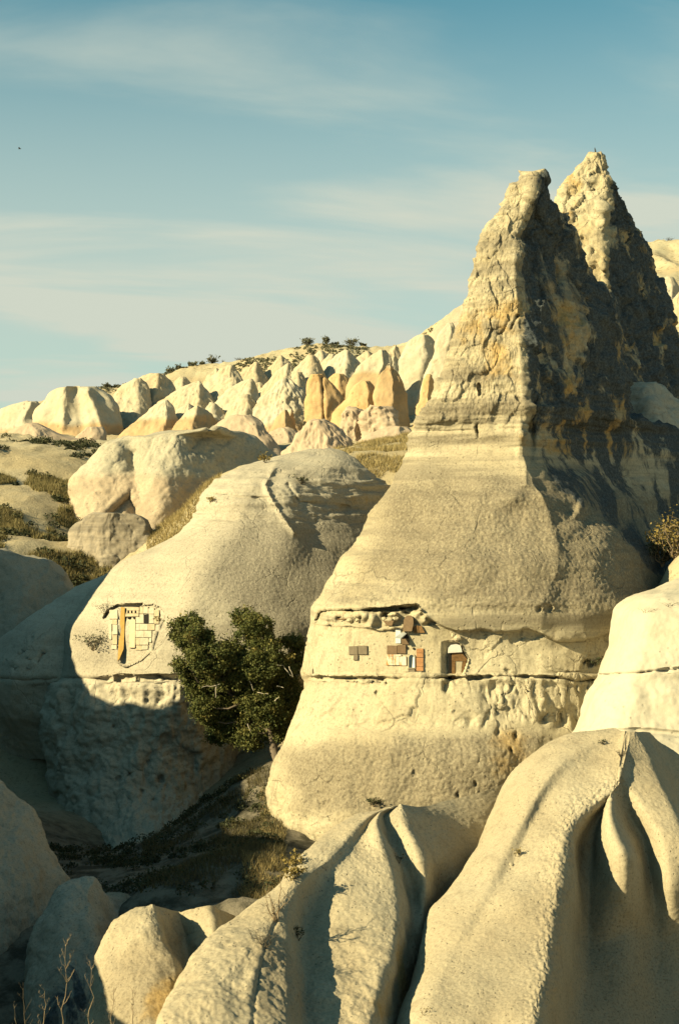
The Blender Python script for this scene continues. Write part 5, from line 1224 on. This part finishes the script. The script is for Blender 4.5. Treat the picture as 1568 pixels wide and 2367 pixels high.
# doorway
dd = cone.at(1055, 1540)
plate("door_gap_shade", C_, cone, [(1035, 1511), (1044, 1511), (1044, 1570), (1038, 1571), (1035, 1566)], M['dark'], depth=dd - .02, proud=0, thick=.1)  # near-black strip: the open doorway and the jamb's shadow as flat colour
plate("door_frame", C_, cone, [(1043, 1508), (1066, 1508), (1078, 1522), (1077, 1527.5), (1043, 1527.5)], M['wood'], depth=dd - .05, proud=0, thick=.1)
plate("door_frame", C_, cone, [(1043, 1528), (1051, 1528), (1051, 1566), (1050, 1577), (1043, 1573)], M['wood'], depth=dd - .05, proud=0, thick=.1)
plate("door_frame", C_, cone, [(1068, 1528), (1077, 1528), (1071, 1551), (1062, 1566), (1066, 1545)], M['wood'], depth=dd - .05, proud=0, thick=.1)
plate("door_panel", C_, cone, [(1051.5, 1528), (1067.5, 1528), (1065, 1548), (1061, 1566), (1051.5, 1566)], M['cream'], depth=dd - .03, proud=0, thick=.1)
plate("threshold", C_, cone, [(1043, 1574), (1050, 1578), (1060, 1567), (1051.5, 1567), (1043, 1567)], M['wood'], depth=dd - .06, proud=0, thick=.1)
plate("lintel", C_, cone, [(1034, 1509), (1035, 1497), (1041, 1490), (1054, 1488), (1063, 1491), (1066, 1500), (1067, 1507)], M['plaster'], depth=dd - .12, proud=0, thick=.25)
# loose stones on the ledge of the long recess
def stone(name, parent, c, r, mat, seed):
    g = Geo(); n, m_ = 7, 5
    v = [];
    for i in range(m_):
        th_ = math.pi * (i + .5) / m_
        for j in range(n):
            ph = 2 * math.pi * j / n; d = np.array([math.sin(th_) * math.cos(ph), math.sin(th_) * math.sin(ph), math.cos(th_)])
            v.append(np.asarray(c) + d * np.asarray(r) * (1 + .45 * float(noise((d * 1.3 + seed)[None])[0])))
    f = [[i * n + j, i * n + (j + 1) % n, (i + 1) * n + (j + 1) % n, (i + 1) * n + j][::-1] for i in range(m_ - 1) for j in range(n)]
    f += [list(range(n))[::-1][::-1], [(m_ - 1) * n + j for j in range(n)][::-1]]
    g.add(np.array(v), f); return g.build(name, mat, parent, smooth=False)
for k, (x, y, r) in enumerate([(808, 1434, .10), (826, 1433, .08), (887, 1429, .08), (905, 1421, .13), (913, 1429, .10), (1056, 1474, .13), (1046, 1468, .09)]):
    stone("stone", C_, W(x, y, cone.at(x, y) - r * .3), (r * 1.3, r, r * .9), M['cream'], k * 3.1)
st = Geo(); st.tube(branch_pts(W(779, 1431, cone.at(788, 1431) - .12), W(799, 1430.5, cone.at(788, 1431) - .2), 4, .02), .028, 5); st.build("stick", M['wood'], C_)

# ------------------------------------------------------------------ masonry of the dovecote niche
N_ = o_dm
M['mason'] = flat("pale masonry", (0.40, 0.36, 0.27), .95, .25, 5); M['mason2'] = flat("buff masonry", (0.38, 0.32, 0.215), .95, .3, 5)
plate("jamb", N_, dm, [(280, 1402), (288.5, 1404), (288, 1460), (286, 1500), (276, 1524), (272, 1528), (275, 1480), (278, 1430)], flat('bounce-tinted jamb', (0.38, 0.235, 0.07), .9, .25, 4), .19, .2)  # orange bounce light on the niche's side wall, put into the jamb's colour
for (x0, y0_, x1, y1) in [(289, 1403, 322, 1410.5), (289.5, 1417, 321, 1424.5)]: plate("dovecote_lintel", N_, dm, rect(x0, y0_, x1, y1, .3), M['mason2'], .10, .2)
plate("dovecote_back", N_, dm, rect(292, 1410.8, 320, 1416.8, .1), M['dark'], .0, .05)
for (x0, x1) in [(290, 295), (299, 303), (307, 311.5), (315.5, 321)]: plate("dovecote_post", N_, dm, rect(x0, 1410.8, x1, 1416.7, .2), M['mason2'], .09, .18)
for (x0, x1) in [(294.5, 300.5), (307.6, 313)]: plate("pigeon_hole", N_, dm, [(x0, 1425), (x1, 1425), (x1 - .4, 1429), ((x0 + x1) / 2, 1431), (x0 + .4, 1429)], M['dark'], .05, .05)
plate("pilaster", N_, dm, [(299.5, 1431.5), (313, 1431.5), (313, 1460), (312, 1497), (299.5, 1497)], M['cream'], .07, .2)
for k, (x0, y0_, x1, y1) in enumerate([(323, 1402, 331, 1418), (331.5, 1402, 342.5, 1417.5), (343, 1405, 356, 1418), (356.5, 1409, 368, 1424), (314, 1419, 332, 1440), (344.5, 1419, 356, 1440), (356.5, 1425, 367, 1441), (314, 1441.5, 322, 1456), (322.5, 1441.5, 341, 1456), (341.5, 1442, 358, 1456),
        (313.5, 1457, 333, 1472.5), (333.5, 1457, 351, 1472.5), (313.5, 1473.5, 322, 1490), (322.5, 1473.5, 343, 1490), (343.5, 1474, 350, 1484), (313, 1491, 327, 1502), (327.5, 1491, 342, 1501), (253, 1409, 272, 1430), (259, 1431, 271, 1442), (251, 1442, 258, 1478), (260.5, 1443, 272, 1466), (260.5, 1467, 271, 1489), (258, 1490, 270, 1500)]):
    plate("stone", N_, dm, rect(x0, y0_, x1, y1, .35), M['mason'] if k % 3 else M['mason2'], rng.uniform(.03, .06), .22)
plate("dark_gap", N_, dm, [(333, 1420), (343, 1419), (344, 1440), (333, 1441)], M['dark'], .02, .05)
plate("crevice", N_, dm, [(285, 1397.5), (326, 1397), (324, 1402), (288, 1402)], M['dark'], .03, .05)

# ---- birds
def bird(label, p, s, flying):
    root = empty("bird", p); tag(root, label, "bird"); p = np.asarray(p, float); g = Geo()
    if flying: g.tube([p + np.array(v) * s for v in [(-.5, 0, 0), (-.3, 0, .02), (0, 0, .03), (.3, 0, .03), (.48, 0, .05)]], np.array([.03, .08, .11, .09, .03]) * s, 6)
    else: g.tube([p + np.array(v) * s for v in [(.10, 0, -.05), (.05, 0, .12), (.0, 0, .35), (-.05, 0, .62), (-.09, 0, .78), (-.11, 0, .92), (-.2, 0, .93)]], np.array([.04, .10, .16, .14, .09, .10, .03]) * s, 7)
    g.build("body", M['birdm'], root)
    if flying:
        for sg in (-1, 1):
            w = Geo(); w.add(np.array([p + np.array(v) * s for v in [(.2, 0, .05), (-.2, 0, .05), (-.25, sg * .5, .3), (.15, sg * .5, .3), (-.35, sg * 1.0, .25)]]), [[0, 1, 2, 3], [3, 2, 4]]); w.build("wing", M['birdm'], root, smooth=False)
    else:
        for sg in (-1, 1):
            w = Geo(); w.tube([p + np.array(v) * s for v in [(0, sg * .05, .02), (0, sg * .05, -.12), (.0, sg * .05, -.22)]], .015 * s, 4); w.build("leg", M['birdm'], root)
M['birdm'] = flat("grey plumage", (0.06, 0.07, 0.085))
top_v = pk.V.reshape(-1, 3); tb = top_v[np.argmax(top_v[:, 2])]
bird("small dark bird perched on the tip of the rear peak", tb + np.array([0.0, 0, .07]), .36, False)
bird("tiny distant bird flying in the sky at upper left", W(46, 344, 140), .35, True)

# ------------------------------------------------------------------ saplings at lower left
def sapling(label, px, D, top_y, lean, mat, nb=10):
    p = W(px, 2440, D); root = empty("bare_sapling", p); tag(root, label, "sapling", "bare saplings at the lower left corner")
    e = W(px + lean, top_y, D); b = branch_pts(p, e, 10, .03); g = Geo(); g.tube(b, np.linspace(.014, .004, 10), 5)
    tk = g.build("trunk", M[mat], root); h = np.linalg.norm(e - p)
    for k in range(nb):
        i = rng.integers(3, 10); s0 = b[i]; sg = rng.choice([-1, 1]); L = h * rng.uniform(.10, .22) * (1.15 - i / 14)
        e2 = s0 + np.array([sg * L * .5, rng.normal() * .1, L]); br = branch_pts(s0, e2, 5, .1); q = Geo(); q.tube(br, np.linspace(.006, .002, 5), 4)
        for _ in range(3):
            i2 = rng.integers(1, 5); q.tube(branch_pts(br[i2], br[i2] + np.array([rng.normal() * .25, rng.normal() * .1, .6]) * L * .5, 3, .05), np.linspace(.004, .002, 3), 3)
        q.build("branch", M[mat], root)
for a in [("tallest bare sapling at the lower left corner", 146, 27, 2186, 6, 'twig', 14), ("second tallest bare sapling, between the tallest and the rounded rock", 202, 27, 2240, 10, 'twig', 10), ("thin dark sapling left of the tallest one", 100, 26.5, 2290, 4, 'twig', 9),
          ("short bare sapling beside the foot of the rounded rock", 252, 27.5, 2280, 12, 'twig', 9), ("low bare sapling in the very corner", 40, 26, 2330, -6, 'twig_dark', 8), ("thin sapling in front of the rounded rock", 312, 28, 2290, -6, 'twig', 10), ("faint dark sapling between the corner and the tallest", 66, 27.5, 2270, -12, 'twig_dark', 8)]:
    sapling(*a)

# ------------------------------------------------------------------ uncountable ground cover
def grass(name, label, pts, h, w, mat, lean=.35, cat="grass"):
    n = len(pts); P_ = np.asarray(pts); hh = h * rng.uniform(.5, 1.3, (n, 1)); a = rng.uniform(0, 2 * math.pi, n)
    side = np.stack([np.cos(a), np.sin(a), np.zeros(n)], -1) * w
    tip = P_ + np.concatenate([rng.normal(size=(n, 2)) * lean * hh, hh], 1)
    v = np.stack([P_ - side, P_ + side, tip], 1).reshape(-1, 3)
    o = mesh_from(name, v, np.arange(3 * n), np.full(n, 3), M[mat], attrs={"tone": np.repeat(np.clip(rng.normal(.5, .25, n), 0, 1), 3)}, smooth=False)
    tag(o, label, cat, kind="stuff"); return o
def scatter(n, px0, px1, d0, d1, dens=.10, thr=.0, clump=1, cr_=.0):
    px = rng.uniform(px0, px1, n); d = np.sqrt(rng.uniform(d0 * d0, d1 * d1, n)); x = (px - CX) / F * d
    q = np.stack([x, d, x * 0], -1); m_ = fbm(q * dens, 3) > thr; q = q[m_]
    if clump > 1: q = np.repeat(q, clump, 0) + np.concatenate([rng.normal(size=(len(q) * clump, 2)) * cr_, np.zeros((len(q) * clump, 1))], 1)
    q[:, 2] = ground_at(q[:, 0], q[:, 1]) - .02
    return q
def tufts(name, label, pts, r, nl, ls, mat):
    P_ = np.repeat(np.asarray(pts), nl, 0); s = np.repeat(rng.uniform(.5, 1.3, len(pts)), nl)[:, None] * r
    g = rng.normal(size=P_.shape); g /= np.linalg.norm(g, axis=1)[:, None]; g *= rng.uniform(.2, 1, (len(g), 1)) ** .4; g[:, 2] = np.abs(g[:, 2]) * .8
    v, q, n = leaves(P_ + g * s, ls)
    o = mesh_from(name, v, q.ravel(), np.full(n, 4), M[mat], attrs={"tone": np.repeat(np.clip(np.repeat(rng.normal(.45, .2, len(pts)), nl) + rng.normal(size=n) * .15, 0, 1), 4)}, smooth=False)
    tag(o, label, "scrub", kind="stuff"); return o
grass("gully_grass", "dull dry grass on the shaded gully slope", scatter(26000, 330, 660, 45, 64, .25, -.1), .28, .012, 'straw_dark')
grass("golden_grass", "golden dry grass at the top of the gully behind the near spur", np.concatenate([scatter(2600, 560, 660, 45.5, 49.0, .5, -.1), scatter(1200, 600, 660, 54, 60, .5, -.1)]), .25, .010, 'straw')
tufts("gully_scrub", "dark low scrub covering the shaded gully", scatter(420, 120, 650, 46, 66, .3, -.05), .42, 70, .07, 'leaf_dark')
grass("meadow_grass", "dry yellow grass on the terraced slope at the left", scatter(60000, -40, 260, 100, 134, .12, .05), .45, .035, 'straw_mid', .3)
tufts("meadow_scrub", "dark scrub on the terraced slope at the left", scatter(360, -60, 260, 98, 160, .12, -.05), .75, 80, .15, 'leaf_dark')
grass("ledge_grass", "pale dry grass on the ledge between dome and chimney", scatter(22000, 770, 960, 98, 128, .2, -.1), .35, .03, 'straw', .4)
grass("saddle_grass", "pale dry grass on the saddle left of the dome's top", scatter(16000, 340, 510, 90, 112, .2, -.2), .38, .028, 'straw', .4)
tufts("hill_scrub", "scattered scrub on the slope behind the cones", scatter(4200, 150, 1000, 200, 240, .06, -.05), .42, 16, .22, 'leaf_grey')
